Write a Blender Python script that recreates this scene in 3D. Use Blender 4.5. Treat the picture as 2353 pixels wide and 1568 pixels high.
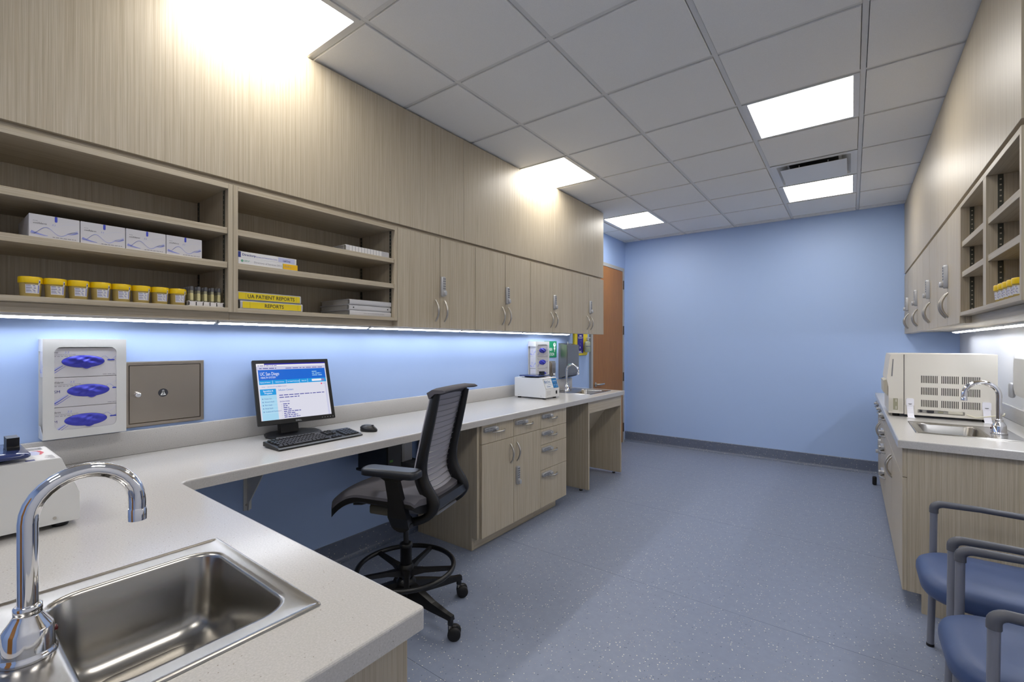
import bpy, bmesh, math, random
from mathutils import Vector, Matrix
random.seed(7)
for o in list(bpy.data.objects):
    bpy.data.objects.remove(o, do_unlink=True)
SC = bpy.context.scene
COL = SC.collection
# ------------------------------------------------------------------ camera
CAM_H = 1.405
cam = bpy.data.cameras.new('camera')
cam.sensor_width = 36.0
cam.lens = 36.0 * 1042.0 / 2353.0
cam.shift_y = 7.0 / 2353.0
cam.clip_start = 0.02
camo = bpy.data.objects.new('camera', cam)
COL.objects.link(camo)
camo.location = (0, 0, CAM_H)
camo.rotation_euler = (math.radians(90), 0, math.radians(36.835))
SC.camera = camo
# ------------------------------------------------------------------ world, exposure
w = bpy.data.worlds.new('world')
SC.world = w
w.use_nodes = True
w.node_tree.nodes['Background'].inputs[0].default_value = (0.5, 0.55, 0.6, 1)
w.node_tree.nodes['Background'].inputs[1].default_value = 0.02
SC.view_settings.view_transform = 'Standard'
SC.view_settings.look = 'None'
SC.view_settings.exposure = 0.0
SC.view_settings.gamma = 1.0
SC.view_settings.use_curve_mapping = False
# light output of the fixtures (radiance of the diffusers)
CEILING_LIGHT = 15.0
STRIP_LIGHT = 38.0

# room measures
XL, XR, YB, YF, ZC = -2.64, 0.86, -2.2, 6.27, 2.886
ZT = 0.90          # worktop height
FL, FR = -2.222, 0.443   # faces of the wall cabinets
# ------------------------------------------------------------------ materials
def lin(h):
    h = h.lstrip('#')
    out = []
    for i in (0, 2, 4):
        c = int(h[i:i+2], 16) / 255.0
        out.append(c / 12.92 if c <= 0.04045 else ((c + 0.055) / 1.055) ** 2.4)
    return tuple(out) + (1.0,)
MATS = {}
def mat(name, col='#808080', rough=0.5, metal=0.0, **kw):
    m = bpy.data.materials.new(name)
    m.use_nodes = True
    b = m.node_tree.nodes['Principled BSDF']
    b.inputs['Base Color'].default_value = lin(col)
    b.inputs['Roughness'].default_value = rough
    b.inputs['Metallic'].default_value = metal
    for k, v in kw.items():
        b.inputs[k].default_value = v
    MATS[name] = m
    return m
def emit(name, col, strength):
    m = mat(name, col, 0.4)
    b = m.node_tree.nodes['Principled BSDF']
    b.inputs['Emission Color'].default_value = lin(col)
    b.inputs['Emission Strength'].default_value = strength
    return m
def N(m, t, **inp):
    n = m.node_tree.nodes.new(t)
    for k, v in inp.items():
        if k in n.inputs.keys(): n.inputs[k].default_value = v
        else: setattr(n, k, v)
    return n
def L(m, a, b): m.node_tree.links.new(a, b)
def bsdf(m): return m.node_tree.nodes['Principled BSDF']
def ramp(m, fac, stops):
    r = N(m, 'ShaderNodeValToRGB')
    els = r.color_ramp.elements
    els[0].position, els[0].color = stops[0][0], lin(stops[0][1])
    els[1].position, els[1].color = stops[-1][0], lin(stops[-1][1])
    for p, c in stops[1:-1]:
        e = els.new(p); e.color = lin(c)
    L(m, fac, r.inputs[0])
    return r.outputs[0]
def position(m, scale, vary=True):
    g = N(m, 'ShaderNodeNewGeometry')
    mp = N(m, 'ShaderNodeMapping')
    mp.inputs['Scale'].default_value = scale
    if vary:
        oi = N(m, 'ShaderNodeObjectInfo')
        mu = N(m, 'ShaderNodeMath', operation='MULTIPLY'); mu.inputs[1].default_value = 13.7
        L(m, oi.outputs['Random'], mu.inputs[0])
        cb = N(m, 'ShaderNodeCombineXYZ')
        for i in range(3): L(m, mu.outputs[0], cb.inputs[i])
        L(m, cb.outputs[0], mp.inputs['Location'])
    L(m, g.outputs['Position'], mp.inputs['Vector'])
    return mp.outputs[0]
def noise(m, vec, scale, detail=2.0, rough=0.5):
    n = N(m, 'ShaderNodeTexNoise')
    n.inputs['Scale'].default_value = scale
    n.inputs['Detail'].default_value = detail
    n.inputs['Roughness'].default_value = rough
    L(m, vec, n.inputs['Vector'])
    return n.outputs['Fac']
def bump(m, fac, strength, dist=0.001):
    b = N(m, 'ShaderNodeBump')
    b.inputs['Strength'].default_value = strength
    b.inputs['Distance'].default_value = dist
    L(m, fac, b.inputs['Height'])
    L(m, b.outputs[0], bsdf(m).inputs['Normal'])
def mixc(m, fac, a, b, typ='MIX'):
    x = N(m, 'ShaderNodeMix', data_type='RGBA', blend_type=typ)
    for sock, v in ((x.inputs[0], fac), (x.inputs[6], a), (x.inputs[7], b)):
        if isinstance(v, (tuple, float, int)): sock.default_value = v
        else: L(m, v, sock)
    return x.outputs[2]

def wood(name, along, c0, c1, c2, rough=0.42):
    m = mat(name, c1, rough)
    fine = {'z': (1, 1, .010), 'y': (1, .010, 1), 'x': (.010, 1, 1)}[along]
    f1 = noise(m, position(m, fine), 520.0, 2.0, 0.55)
    f2 = noise(m, position(m, tuple(a * b for a, b in zip(fine, (1, 1, 1)))), 110.0, 2.0, 0.5)
    a = ramp(m, f1, [(0.28, c0), (0.52, c1), (0.74, c2)])
    b = ramp(m, f2, [(0.34, '#EDE8E1'), (0.60, '#FFFFFF')])
    c = mixc(m, 0.85, a, b, 'MULTIPLY')
    L(m, c, bsdf(m).inputs['Base Color'])
    bump(m, f1, 0.12, 0.0006)
    return m
wood('wood_upright', 'z', '#AFA48F', '#BDB29D', '#C8BEAA')
wood('wood_level', 'y', '#AFA48F', '#BDB29D', '#C8BEAA')
wood('wood_cross', 'x', '#AFA48F', '#BDB29D', '#C8BEAA')
wood('door_cherry', 'z', '#8C5A1E', '#A46C2A', '#B6823E', 0.35)
m = mat('paint_blue', '#A8C1EC', 0.5)
bump(m, noise(m, position(m, (1, 1, 1), False), 220.0, 2.0), 0.06, 0.0006)
m = mat('paint_white', '#E6E7EA', 0.45)
bump(m, noise(m, position(m, (1, 1, 1), False), 220.0, 2.0), 0.05, 0.0006)
m = mat('ceiling_tile', '#E4E4E2', 0.9)
f = noise(m, position(m, (1, 1, 1), False), 400.0, 3.0)
L(m, ramp(m, f, [(0.3, '#E6E6E4'), (0.7, '#EEEEEC')]), bsdf(m).inputs['Base Color'])
bump(m, f, 0.15, 0.0008)
mat('grid_white', '#DADAD8', 0.5)
mat('reveal_dark', '#4A443E', 0.8)
m = mat('quartz', '#BDB9B4', 0.2)
p = position(m, (1, 1, 1), False)
f = noise(m, p, 260.0, 2.0, 0.7)
v = N(m, 'ShaderNodeTexVoronoi'); v.inputs['Scale'].default_value = 95.0; L(m, p, v.inputs['Vector'])
sp = ramp(m, v.outputs['Distance'], [(0.085, '#A8998A'), (0.13, '#FFFFFF')])
c = ramp(m, f, [(0.30, '#B6B3AF'), (0.55, '#BFBCB8'), (0.78, '#C9C6C3')])
n2 = noise(m, p, 30.0, 1.0)
spm = mixc(m, ramp(m, n2, [(0.48, '#000000'), (0.56, '#FFFFFF')]), (1, 1, 1, 1), sp)
L(m, mixc(m, 0.8, c, spm, 'MULTIPLY'), bsdf(m).inputs['Base Color'])
def vinyl(name, base, dark, rough):
    m = mat(name, base, rough)
    p = position(m, (1, 1, 1), False)
    f = noise(m, p, 25.0, 4.0, 0.6)
    c = ramp(m, f, [(0.3, dark), (0.7, base)])
    fac = None
    for sc, hexc, thr, seed in ((62.0, '#E6E0D2', 0.16, 0.0), (80.0, '#B9AE9E', 0.15, 5.0), (48.0, '#5A6478', 0.15, 9.0)):
        mp = N(m, 'ShaderNodeMapping'); mp.inputs['Location'].default_value = (seed, seed * .7, seed * .3)
        L(m, p, mp.inputs['Vector'])
        v = N(m, 'ShaderNodeTexVoronoi'); v.inputs['Scale'].default_value = sc
        L(m, mp.outputs[0], v.inputs['Vector'])
        near = N(m, 'ShaderNodeMath', operation='LESS_THAN'); near.inputs[1].default_value = thr
        L(m, v.outputs['Distance'], near.inputs[0])
        sep = N(m, 'ShaderNodeSeparateColor'); L(m, v.outputs['Color'], sep.inputs[0])
        keep = N(m, 'ShaderNodeMath', operation='GREATER_THAN'); keep.inputs[1].default_value = 0.62
        L(m, sep.outputs[0], keep.inputs[0])
        mu = N(m, 'ShaderNodeMath', operation='MULTIPLY'); L(m, near.outputs[0], mu.inputs[0]); L(m, keep.outputs[0], mu.inputs[1])
        c = mixc(m, mu.outputs[0], c, lin(hexc))
    L(m, c, bsdf(m).inputs['Base Color'])
    return m
vinyl('floor_vinyl', '#858EA3', '#7E879C', 0.42)
vinyl('base_vinyl', '#687186', '#60697E', 0.4)
def brushed(name, col, rough, scale):
    m = mat(name, col, rough, 1.0)
    f = noise(m, position(m, scale), 900.0, 2.0)
    mr = N(m, 'ShaderNodeMapRange'); mr.inputs[3].default_value = rough - .015; mr.inputs[4].default_value = rough + .02
    L(m, f, mr.inputs[0]); L(m, mr.outputs[0], bsdf(m).inputs['Roughness'])
    return m
brushed('steel_brushed', '#A99F92', 0.30, (1, .03, 1))
brushed('steel_sink', '#A29F9A', 0.25, (.02, 1, 1))
mat('chrome', '#E4E4E6', 0.06, 1.0)
mat('nickel', '#B9B5AE', 0.32, 0.9)
mat('lock_grey', '#B4B5B8', 0.38, 0.45)
mat('lock_key', '#7E8086', 0.4, 0.3)
mat('black_plastic', '#0D0D0F', 0.4)
mat('black_gloss', '#0A0A0C', 0.2)
mat('charcoal', '#1A1B1E', 0.45)
mat('key_black', '#131417', 0.35)
m = mat('fabric_grey', '#57555B', 0.85)
bump(m, noise(m, position(m, (1, 1, 1), False), 900.0, 1.0), 0.3, 0.0008)
m = mat('mesh_grey', '#9C9AA2', 0.8)
bump(m, noise(m, position(m, (1, 1, 1), False), 900.0, 1.0), 0.3, 0.0008)
mat('wire_silver', '#C9C7C4', 0.3, 0.9)
mat('pad_black', '#1E2025', 0.35)
mat('mech_grey', '#77787C', 0.5)
mat('mech_taupe', '#5B584F', 0.6)
m = mat('seat_blue', '#3F5179', 0.45)
bump(m, noise(m, position(m, (1, 1, 1), False), 500.0, 2.0), 0.18, 0.0008)
mat('chair_frame', '#83858F', 0.38, 0.3)
mat('arm_grey', '#54565E', 0.45)
mat('white_plastic', '#E8E8E6', 0.35)
mat('white_metal', '#DADAD8', 0.35)
mat('white_card', '#D2D0D4', 0.6)
mat('paper', '#E4E3E4', 0.7)
mat('print_black', '#2A2A30', 0.6)
mat('print_grey', '#8A8890', 0.6)
mat('print_blue', '#3A4AC0', 0.5)
mat('print_lilac', '#8F97D8', 0.5)
mat('print_pale', '#BFC3E2', 0.5)
mat('print_navy', '#22307E', 0.5)
mat('glove_blue', '#383CB4', 0.45)
mat('glove_dark', '#23235F', 0.6)
mat('lid_yellow', '#F2CC08', 0.35)
mat('cup_body', '#D6BF78', 0.25, **{'Transmission Weight': 0.35, 'IOR': 1.25})
mat('label_yellow', '#EBD21C', 0.5)
mat('label_amber', '#F4BE08', 0.5)
mat('binder_grey', '#B9B9BE', 0.45)
mat('binder_white', '#D2D2D6', 0.45)
mat('page_white', '#CFCCC6', 0.8)
mat('tube_glass', '#B9B49A', 0.15, **{'Transmission Weight': 0.3})
mat('tube_label', '#DAD09A', 0.5)
mat('tube_cap', '#5C5C60', 0.4)
mat('rack_white', '#DAD8DA', 0.4)
mat('standard_dark', '#55564F', 0.45, 0.7)
mat('slot_light', '#B9B09C', 0.6)
mat('beige', '#D8D3C8', 0.45)
mat('beige_dark', '#C0BBAC', 0.5)
mat('inside_dark', '#2B2826', 0.8)
mat('port_grey', '#B0ADA6', 0.4, 0.3)
mat('floppy', '#9A977F', 0.5)
mat('strap_white', '#ECEBF2', 0.4)
mat('lid_blue', '#2B3765', 0.12)
mat('panel_blue', '#1473B4', 0.4)
mat('panel_white', '#E4E6E8', 0.4)
mat('brand_blue', '#1A62A0', 0.4)
mat('sign_green', '#0E8A5E', 0.4)
mat('sign_white', '#F0F2F0', 0.5)
mat('bag_yellow', '#EBD51E', 0.45)
mat('poster_purple', '#34288C', 0.5)
mat('bottle_clear', '#CCD2B8', 0.2, **{'Transmission Weight': 0.35})
mat('frame_grey', '#A9A9A8', 0.45)
mat('hinge_bronze', '#5A4D40', 0.4, 0.7)
mat('sensor_red', '#4A0A0E', 0.2)
mat('rubber_black', '#0B0B0D', 0.6)
mat('cable_black', '#141416', 0.5)
mat('cable_cream', '#D8D2BC', 0.5)
mat('green_led', '#3F7A22', 0.5)
mat('print_red', '#D05860', 0.6)
mat('print_green', '#6AA88A', 0.6)
mat('door_stop', '#0E0E10', 0.6)
emit('ceiling_glow', '#FFFBF4', CEILING_LIGHT)
emit('strip_glow', '#F2F6FF', STRIP_LIGHT)
def scr(name, col, s=0.95):
    m = mat(name, '#050505', 0.3)
    b = bsdf(m)
    b.inputs['Emission Color'].default_value = lin(col)
    b.inputs['Emission Strength'].default_value = s
scr('scr_white', '#DCDCEA'); scr('scr_lilac', '#C9CAE4'); scr('scr_blue', '#0064D2'); scr('scr_cyan', '#0C9AE0')
scr('scr_pale', '#A6D6F0'); scr('scr_navy', '#2A26A0'); scr('scr_ink', '#3A3A9A'); scr('scr_text', '#F2F6FF')
scr('scr_link', '#1474C8'); scr('scr_red', '#F03A70'); scr('scr_pagebox', '#F0EEF4'); scr('scr_btn', '#8A80B8')

# ------------------------------------------------------------------ mesh building
TEXT_CACHE = {}
def text_geo(s, bold=0.0):
    k = (s, bold)
    if k in TEXT_CACHE: return TEXT_CACHE[k]
    cu = bpy.data.curves.new('t', 'FONT')
    cu.body = s; cu.size = 1.0; cu.resolution_u = 2; cu.fill_mode = 'FRONT'
    cu.offset = bold
    ob = bpy.data.objects.new('t', cu)
    COL.objects.link(ob)
    dg = bpy.context.evaluated_depsgraph_get()
    me = bpy.data.meshes.new_from_object(ob.evaluated_get(dg))
    vs = [(v.co.x, v.co.y) for v in me.vertices]
    fs = [tuple(p.vertices) for p in me.polygons]
    bpy.data.objects.remove(ob, do_unlink=True)
    bpy.data.meshes.remove(me); bpy.data.curves.remove(cu)
    x0 = min(v[0] for v in vs); x1 = max(v[0] for v in vs)
    TEXT_CACHE[k] = ([(a - x0, b) for a, b in vs], fs, x1 - x0)
    return TEXT_CACHE[k]

def rrect(cx, cy, hx, hy, r, n=5):
    r = max(min(r, hx - 1e-5, hy - 1e-5), 1e-5)
    pts = []
    for k, (sx, sy) in enumerate(((1, 1), (-1, 1), (-1, -1), (1, -1))):
        for i in range(n + 1):
            a = math.pi / 2 * (k + i / n)
            pts.append((cx + sx * (hx - r) + r * math.cos(a), cy + sy * (hy - r) + r * math.sin(a)))
    return pts

class MB:
    """collects geometry; build() links it as ONE mesh object"""
    def __init__(s, M=None):
        s.v, s.f, s.m, s.sm = [], [], [], []
        s.mats = []
        s.M = M or Matrix.Identity(4)
    def mi(s, name):
        if name not in s.mats: s.mats.append(name)
        return s.mats.index(name)
    def add(s, verts, faces, mat, smooth=False):
        b = len(s.v); k = s.mi(mat)
        s.v += [tuple(s.M @ Vector(p)) for p in verts]
        for f in faces:
            s.f.append(tuple(i + b for i in f)); s.m.append(k); s.sm.append(smooth)
        return s
    def box(s, x0, x1, y0, y1, z0, z1, mat):
        V = [(x, y, z) for x in (x0, x1) for y in (y0, y1) for z in (z0, z1)]
        return s.add(V, [(0, 1, 3, 2), (4, 6, 7, 5), (0, 4, 5, 1), (2, 3, 7, 6), (0, 2, 6, 4), (1, 5, 7, 3)], mat)
    def rbox(s, x0, x1, y0, y1, z0, z1, mat, r=0.002, seg=1):
        bm = bmesh.new()
        bmesh.ops.create_cube(bm, size=1.0)
        for v in bm.verts:
            v.co = ((x0 + x1) / 2 + v.co.x * (x1 - x0), (y0 + y1) / 2 + v.co.y * (y1 - y0), (z0 + z1) / 2 + v.co.z * (z1 - z0))
        bmesh.ops.bevel(bm, geom=bm.edges[:], offset=min(r, .49 * min(x1 - x0, y1 - y0, z1 - z0)), segments=seg, profile=0.5, affect='EDGES')
        s.add_bm(bm, mat, seg > 1); bm.free()
        return s
    def add_bm(s, bm, mat, smooth=False):
        bm.verts.index_update()
        s.add([tuple(v.co) for v in bm.verts], [tuple(v.index for v in f.verts) for f in bm.faces], mat, smooth)
    def loft(s, loops, mat, cap0=True, cap1=True, closed=True, smooth=True):
        n = len(loops[0]); V = [p for l in loops for p in l]; F = []
        for j in range(len(loops) - 1):
            for i in range(n if closed else n - 1):
                a, b = j * n + i, j * n + (i + 1) % n
                F.append((a, b, b + n, a + n))
        s.add(V, F, mat, smooth)
        if cap0: s.add(loops[0], [tuple(range(n))[::-1]], mat, False)
        if cap1: s.add(loops[-1], [tuple(range(n))], mat, False)
        return s
    def lathe(s, prof, c, mat, n=20, axis=(0, 0, 1), cap=True, smooth=True):
        q = Vector((0, 0, 1)).rotation_difference(Vector(axis))
        loops = []
        for r, h in prof:
            loops.append([tuple(Vector(c) + q @ Vector((r * math.cos(2 * math.pi * i / n), r * math.sin(2 * math.pi * i / n), h))) for i in range(n)])
        return s.loft(loops, mat, cap, cap, True, smooth)
    def cyl(s, p0, p1, r, mat, n=14, r1=None, smooth=True):
        d = Vector(p1) - Vector(p0)
        return s.lathe([(r, 0), (r if r1 is None else r1, d.length)], p0, mat, n, tuple(d.normalized()), True, smooth)
    def tube(s, path, r, mat, n=10, closed=False, cap=True):
        P = [Vector(p) for p in path]; loops = []; prev = None
        for i, p in enumerate(P):
            if closed: t = (P[(i + 1) % len(P)] - P[i - 1]).normalized()
            else: t = (P[min(i + 1, len(P) - 1)] - P[max(i - 1, 0)]).normalized()
            if prev is None:
                a = Vector((0, 0, 1)) if abs(t.z) < .9 else Vector((1, 0, 0))
                u = t.cross(a).normalized()
            else:
                u = (prev - t * prev.dot(t)).normalized()
            prev = u; w_ = t.cross(u)
            rr = r[i] if isinstance(r, (list, tuple)) else r
            loops.append([tuple(p + (u * math.cos(2 * math.pi * k / n) + w_ * math.sin(2 * math.pi * k / n)) * rr) for k in range(n)])
        if closed:
            loops.append(loops[0])
            return s.loft(loops, mat, False, False)
        return s.loft(loops, mat, cap, cap)
    def prism(s, poly, frame, d0, d1, mat, smooth=False):
        """poly in (a,b) on frame(origin,right,up,normal), extruded along the normal"""
        o, r, u, nn = [Vector(q) for q in frame]
        A = [tuple(o + r * a + u * b + nn * d0) for a, b in poly]
        B = [tuple(o + r * a + u * b + nn * d1) for a, b in poly]
        n = len(poly)
        s.add(A + B, [(i, (i + 1) % n, (i + 1) % n + n, i + n) for i in range(n)], mat, smooth)
        s.add(A, [tuple(range(n))[::-1]], mat); s.add(B, [tuple(range(n))], mat)
        return s
    def flat(s, poly, frame, d, mat):
        o, r, u, nn = [Vector(q) for q in frame]
        return s.add([tuple(o + r * a + u * b + nn * d) for a, b in poly], [tuple(range(len(poly)))], mat)
    def rect(s, a0, a1, b0, b1, frame, d, mat):
        return s.flat([(a0, b0), (a1, b0), (a1, b1), (a0, b1)], frame, d, mat)
    def text(s, txt, a, b, h, frame, d, mat, align='l', slant=0.0, bold=0.0, sx=1.0):
        vs, fs, wd = text_geo(txt, bold)
        k = h / 0.72
        off = {'l': 0, 'c': -wd / 2, 'r': -wd}[align]
        o, r, u, nn = [Vector(q) for q in frame]
        return s.add([tuple(o + r * (a + (x + off) * k * sx + slant * y * k) + u * (b + y * k) + nn * d) for x, y in vs], fs, mat)
    def lines(s, a0, a1, b, h, frame, d, mat, wordlen=0.012, seed=1):
        """a row of tiny print"""
        rn = random.Random(seed); a = a0
        while a < a1:
            w_ = wordlen * rn.uniform(.5, 1.5)
            s.rect(a, min(a + w_, a1), b, b + h, frame, d, mat); a += w_ + wordlen * .25
        return s
    def ribbon(s, pts, wd, frame, d, mat):
        for (a, b), (c, e), w0, w1 in zip(pts, pts[1:], wd, wd[1:]):
            dx, dy = c - a, e - b; l = math.hypot(dx, dy) or 1; nx, ny = -dy / l, dx / l
            s.flat([(a - nx * w0, b - ny * w0), (c - nx * w1, e - ny * w1), (c + nx * w1, e + ny * w1), (a + nx * w0, b + ny * w0)], frame, d, mat)
        return s
    def window(s, outer, inner, frame, d0, d1, mat):
        """plate with a hole; outer and inner have the same number of points"""
        o, r, u, nn = [Vector(q) for q in frame]
        P = lambda pl, d: [tuple(o + r * a + u * b + nn * d) for a, b in pl]
        return s.loft([P(inner, d0), P(outer, d0), P(outer, d1), P(inner, d1), P(inner, d0)], mat, False, False, True, False)
    def build(s, name, parent=None, loc=None, recalc=True):
        me = bpy.data.meshes.new(name)
        off = Vector((0, 0, 0))
        p = parent
        while p is not None:
            off += p.location; p = p.parent
        o = bpy.data.objects.new(name, me)
        if loc is not None:
            o.location = Vector(loc) - off; off = Vector(loc)
        me.from_pydata([tuple(Vector(v) - off) for v in s.v], [], s.f)
        for q in s.mats: me.materials.append(MATS[q])
        me.polygons.foreach_set('material_index', s.m)
        me.polygons.foreach_set('use_smooth', s.sm)
        if recalc:
            bm = bmesh.new(); bm.from_mesh(me)
            bmesh.ops.recalc_face_normals(bm, faces=bm.faces[:])
            bm.to_mesh(me); bm.free()
        me.update()
        COL.objects.link(o)
        if parent is not None: o.parent = parent
        return o
def tag(o, label, cat, group=None):
    o['label'] = label; o['category'] = cat
    if group: o['group'] = group
    return o
def thing(name, label, cat, loc, group=None):
    o = bpy.data.objects.new(name, None)
    o.empty_display_size = 0.05
    o.location = loc
    COL.objects.link(o)
    return tag(o, label, cat, group)
def struct(o):
    o['kind'] = 'structure'; return o
def dup(root, loc, label, group=None):
    r = root.copy(); COL.objects.link(r); r.location = loc; r['label'] = label
    if group: r['group'] = group
    for ch in root.children:
        c = ch.copy(); COL.objects.link(c); c.parent = r
        for g in ch.children:
            d = g.copy(); COL.objects.link(d); d.parent = c
    return r
def piece(name, mb, parent): return mb.build(name, parent)
# frames: looking at the left wall (normal +x), the right wall (normal -x), from the front (normal -y), up
def FLW(x, y=0, z=0): return ((x, y, z), (0, 1, 0), (0, 0, 1), (1, 0, 0))
def FRW(x, y=0, z=0): return ((x, y, z), (0, -1, 0), (0, 0, 1), (-1, 0, 0))
def FNY(y, x=0, z=0): return ((x, y, z), (1, 0, 0), (0, 0, 1), (0, -1, 0))
def FPY(y, x=0, z=0): return ((x, y, z), (-1, 0, 0), (0, 0, 1), (0, 1, 0))
def arc(c, r, a0, a1, n): return [(c[0] + r * math.cos(a0 + (a1 - a0) * i / n), c[1] + r * math.sin(a0 + (a1 - a0) * i / n)) for i in range(n + 1)]
# ================================================================== ROOM SHELL
b = MB(); b.box(XL, XR, YB, YF, -0.06, -0.004, 'reveal_dark'); floor = struct(b.build('floor'))
seams = [YB, -1.146, 0.1, 1.345, 2.59, 3.835, 5.08, YF]
for y0, y1 in zip(seams, seams[1:]):
    b = MB(); b.box(XL, XR, y0 + .0008, y1 - .0008, -0.004, 0.0, 'floor_vinyl'); b.build('floor_sheet', floor)
b = MB(); b.box(XL - .1, XL, YB - .1, YF + .1, -.06, 2.97, 'paint_blue'); wall_left = struct(b.build('wall_left'))
b = MB(); b.box(XL, XR, YF, YF + .1, -.06, 2.97, 'paint_blue'); wall_far = struct(b.build('wall_far'))
b = MB(); b.box(XR, XR + .1, YB - .1, YF + .1, -.06, 2.97, 'paint_white'); wall_right = struct(b.build('wall_right'))
b = MB(); b.box(XL, XR, YB - .1, YB, -.06, 2.97, 'paint_blue'); wall_back = struct(b.build('wall_back'))
# coved vinyl baseboards
def cove():
    return [(0, 0), (0.034, 0), (0.030, 0.003)] + [(0.034 - 0.03 * math.sin(t), 0.034 - 0.031 * math.cos(t)) for t in (0.5, 0.9, 1.3)] + [(0.004, 0.04), (0.004, 0.135), (0.0, 0.14)]
def base(name, fr, a0, a1):
    o, r, u, n = [Vector(q) for q in fr]
    b = MB(); b.prism(cove(), (o, n, u, r), a0, a1, 'base_vinyl', False)
    return struct(b.build(name))
base('baseboard_far', FNY(YF), XL, XR)
base('baseboard_left', FLW(XL), YB, 5.135)
base('baseboard_left', FLW(XL), 6.17, YF - .035)
base('baseboard_right', FRW(XR), -3.14, 2.2)
base('baseboard_right', FRW(XR), -6.235, -6.05)
# ------------------------------------------------------------------ suspended ceiling
GX = [XL, -2.39, -1.78, -1.17, -0.56, 0.05, 0.66, XR]
GY = [YB] + [3.09 + .612 * k for k in range(-8, 6)] + [YF]
b = MB(); b.box(XL, XR, YB, YF, 2.94, 2.97, 'ceiling_tile'); ceiling = struct(b.build('ceiling'))
for x in GX[1:-1]:
    b = MB(); b.box(x - .012, x + .012, YB, YF, ZC, ZC + .03, 'grid_white'); b.build('main_tee', ceiling)
for y in GY[1:-1]:
    for x0, x1 in zip(GX, GX[1:]):
        b = MB(); b.box(x0 + .0125, x1 - .0125, y - .012, y + .012, ZC, ZC + .025, 'grid_white'); b.build('cross_tee', ceiling)
for nm, (x0, x1, y0, y1) in dict(a=(XL, XL + .02, YB, YF), b=(XR - .02, XR, YB, YF), c=(XL + .02, XR - .02, YF - .02, YF), d=(XL + .02, XR - .02, YB, YB + .02)).items():
    b = MB(); b.box(x0, x1, y0, y1, ZC - .004, ZC - .001, 'grid_white'); b.build('wall_angle', ceiling)
lights = [(-2.39, 0, 'nearest'), ]
def cell(xa, k): return (xa, 3.09 + .612 * k)
LIGHTS = {(-2.39, -4): 'square ceiling light panel nearest the camera over the left cabinets, half hidden',
          (-2.39, 0): 'square ceiling light panel midway along the left soffit',
          (-2.39, 3): 'square ceiling light panel by the far left corner near the door',
          (-0.56, 0): 'square ceiling light panel right of centre, nearer one before the air vent',
          (-0.56, 3): 'square ceiling light panel just beyond the air vent near the far wall',
          (-0.56, -4): 'square ceiling light panel above the camera, right row',
          (-2.39, -7): 'square ceiling light panel behind the camera, left row',
          (-0.56, -7): 'square ceiling light panel behind the camera, right row'}
VENT = (-0.56, 2)
tile_mesh = {}
for i, (x0, x1) in enumerate(zip(GX, GX[1:])):
    for j, (y0, y1) in enumerate(zip(GY, GY[1:])):
        k = j - 9
        if j >= 1 and ((x0, k) in LIGHTS or (x0, k) == VENT): continue
        if x1 < -2.3 and y1 < 4.6: pass
        ax0 = x0 + (.015 if i else .001); ax1 = x1 - (.015 if i < 6 else .001)
        ay0 = y0 + (.015 if j else .001); ay1 = y1 - (.015 if j < len(GY) - 2 else .001)
        key = (round(ax1 - ax0, 3), round(ay1 - ay0, 3))
        c = ((ax0 + ax1) / 2, (ay0 + ay1) / 2, ZC)
        if key in tile_mesh:
            o = bpy.data.objects.new('ceiling_tile', tile_mesh[key]); o.location = c; o.parent = ceiling; COL.objects.link(o)
        else:
            b = MB(); b.rbox(ax0, ax1, ay0, ay1, ZC - .007, ZC + .02, 'ceiling_tile', .0015)
            o = b.build('ceiling_tile', ceiling, c); tile_mesh[key] = o.data
for (x, k), lab in LIGHTS.items():
    y = 3.09 + .612 * k
    cx, cy = x + .305, y + .306
    t = thing('ceiling_light', lab, 'ceiling light', (cx, cy, ZC - .006), 'recessed square ceiling lights')
    h = .292
    b = MB()
    b.window(rrect(cx, cy, h, h, .002, 2), rrect(cx, cy, .262, .279, .002, 2), ((0, 0, 0), (1, 0, 0), (0, 1, 0), (0, 0, 1)), ZC - .006, ZC + .012, 'white_metal')
    b.build('frame', t)
    b = MB(); b.box(cx - .262, cx + .262, cy - .279, cy + .279, ZC + .001, ZC + .008, 'ceiling_glow'); b.build('diffuser', t)
    b = MB(); b.box(cx - .29, cx + .29, cy - .29, cy + .29, ZC + .013, ZC + .05, 'white_metal'); b.build('housing', t)
# square air diffuser
vx, vy = -0.56 + .305, 3.09 + .612 * 2 + .306
t = thing('air_diffuser', 'white square ceiling air vent with a dropped plate between two light panels', 'air vent', (vx, vy, ZC - .012))
U = ((0, 0, 0), (1, 0, 0), (0, 1, 0), (0, 0, 1))
b = MB(); b.window(rrect(vx, vy, .292, .292, .002, 2), rrect(vx, vy, .25, .25, .01, 2), U, ZC - .006, ZC - .002, 'white_metal'); b.build('frame', t)
b = MB()
loops = []
for hx, z in ((.25, ZC - .004), (.22, ZC + .02), (.19, ZC + .05)):
    loops.append([(p[0], p[1], z) for p in rrect(vx, vy, hx, hx, .01, 2)])
b.loft(loops, 'white_metal', False, True, True, False); b.build('throat', t)
b = MB(); b.box(vx - .17, vx + .17, vy - .17, vy + .17, ZC + .028, ZC + .034, 'inside_dark'); b.build('duct_opening', t)
b = MB(); b.rbox(vx - .225, vx + .225, vy - .22, vy + .22, ZC - .030, ZC - .027, 'white_metal', .001)
for sx in (-1, 1):
    for sy in (-1, 1): b.cyl((vx + sx * .1, vy + sy * .1, ZC - .027), (vx + sx * .1, vy + sy * .1, ZC + .03), .004, 'white_metal', 8)
b.build('face_plate', t)
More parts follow.
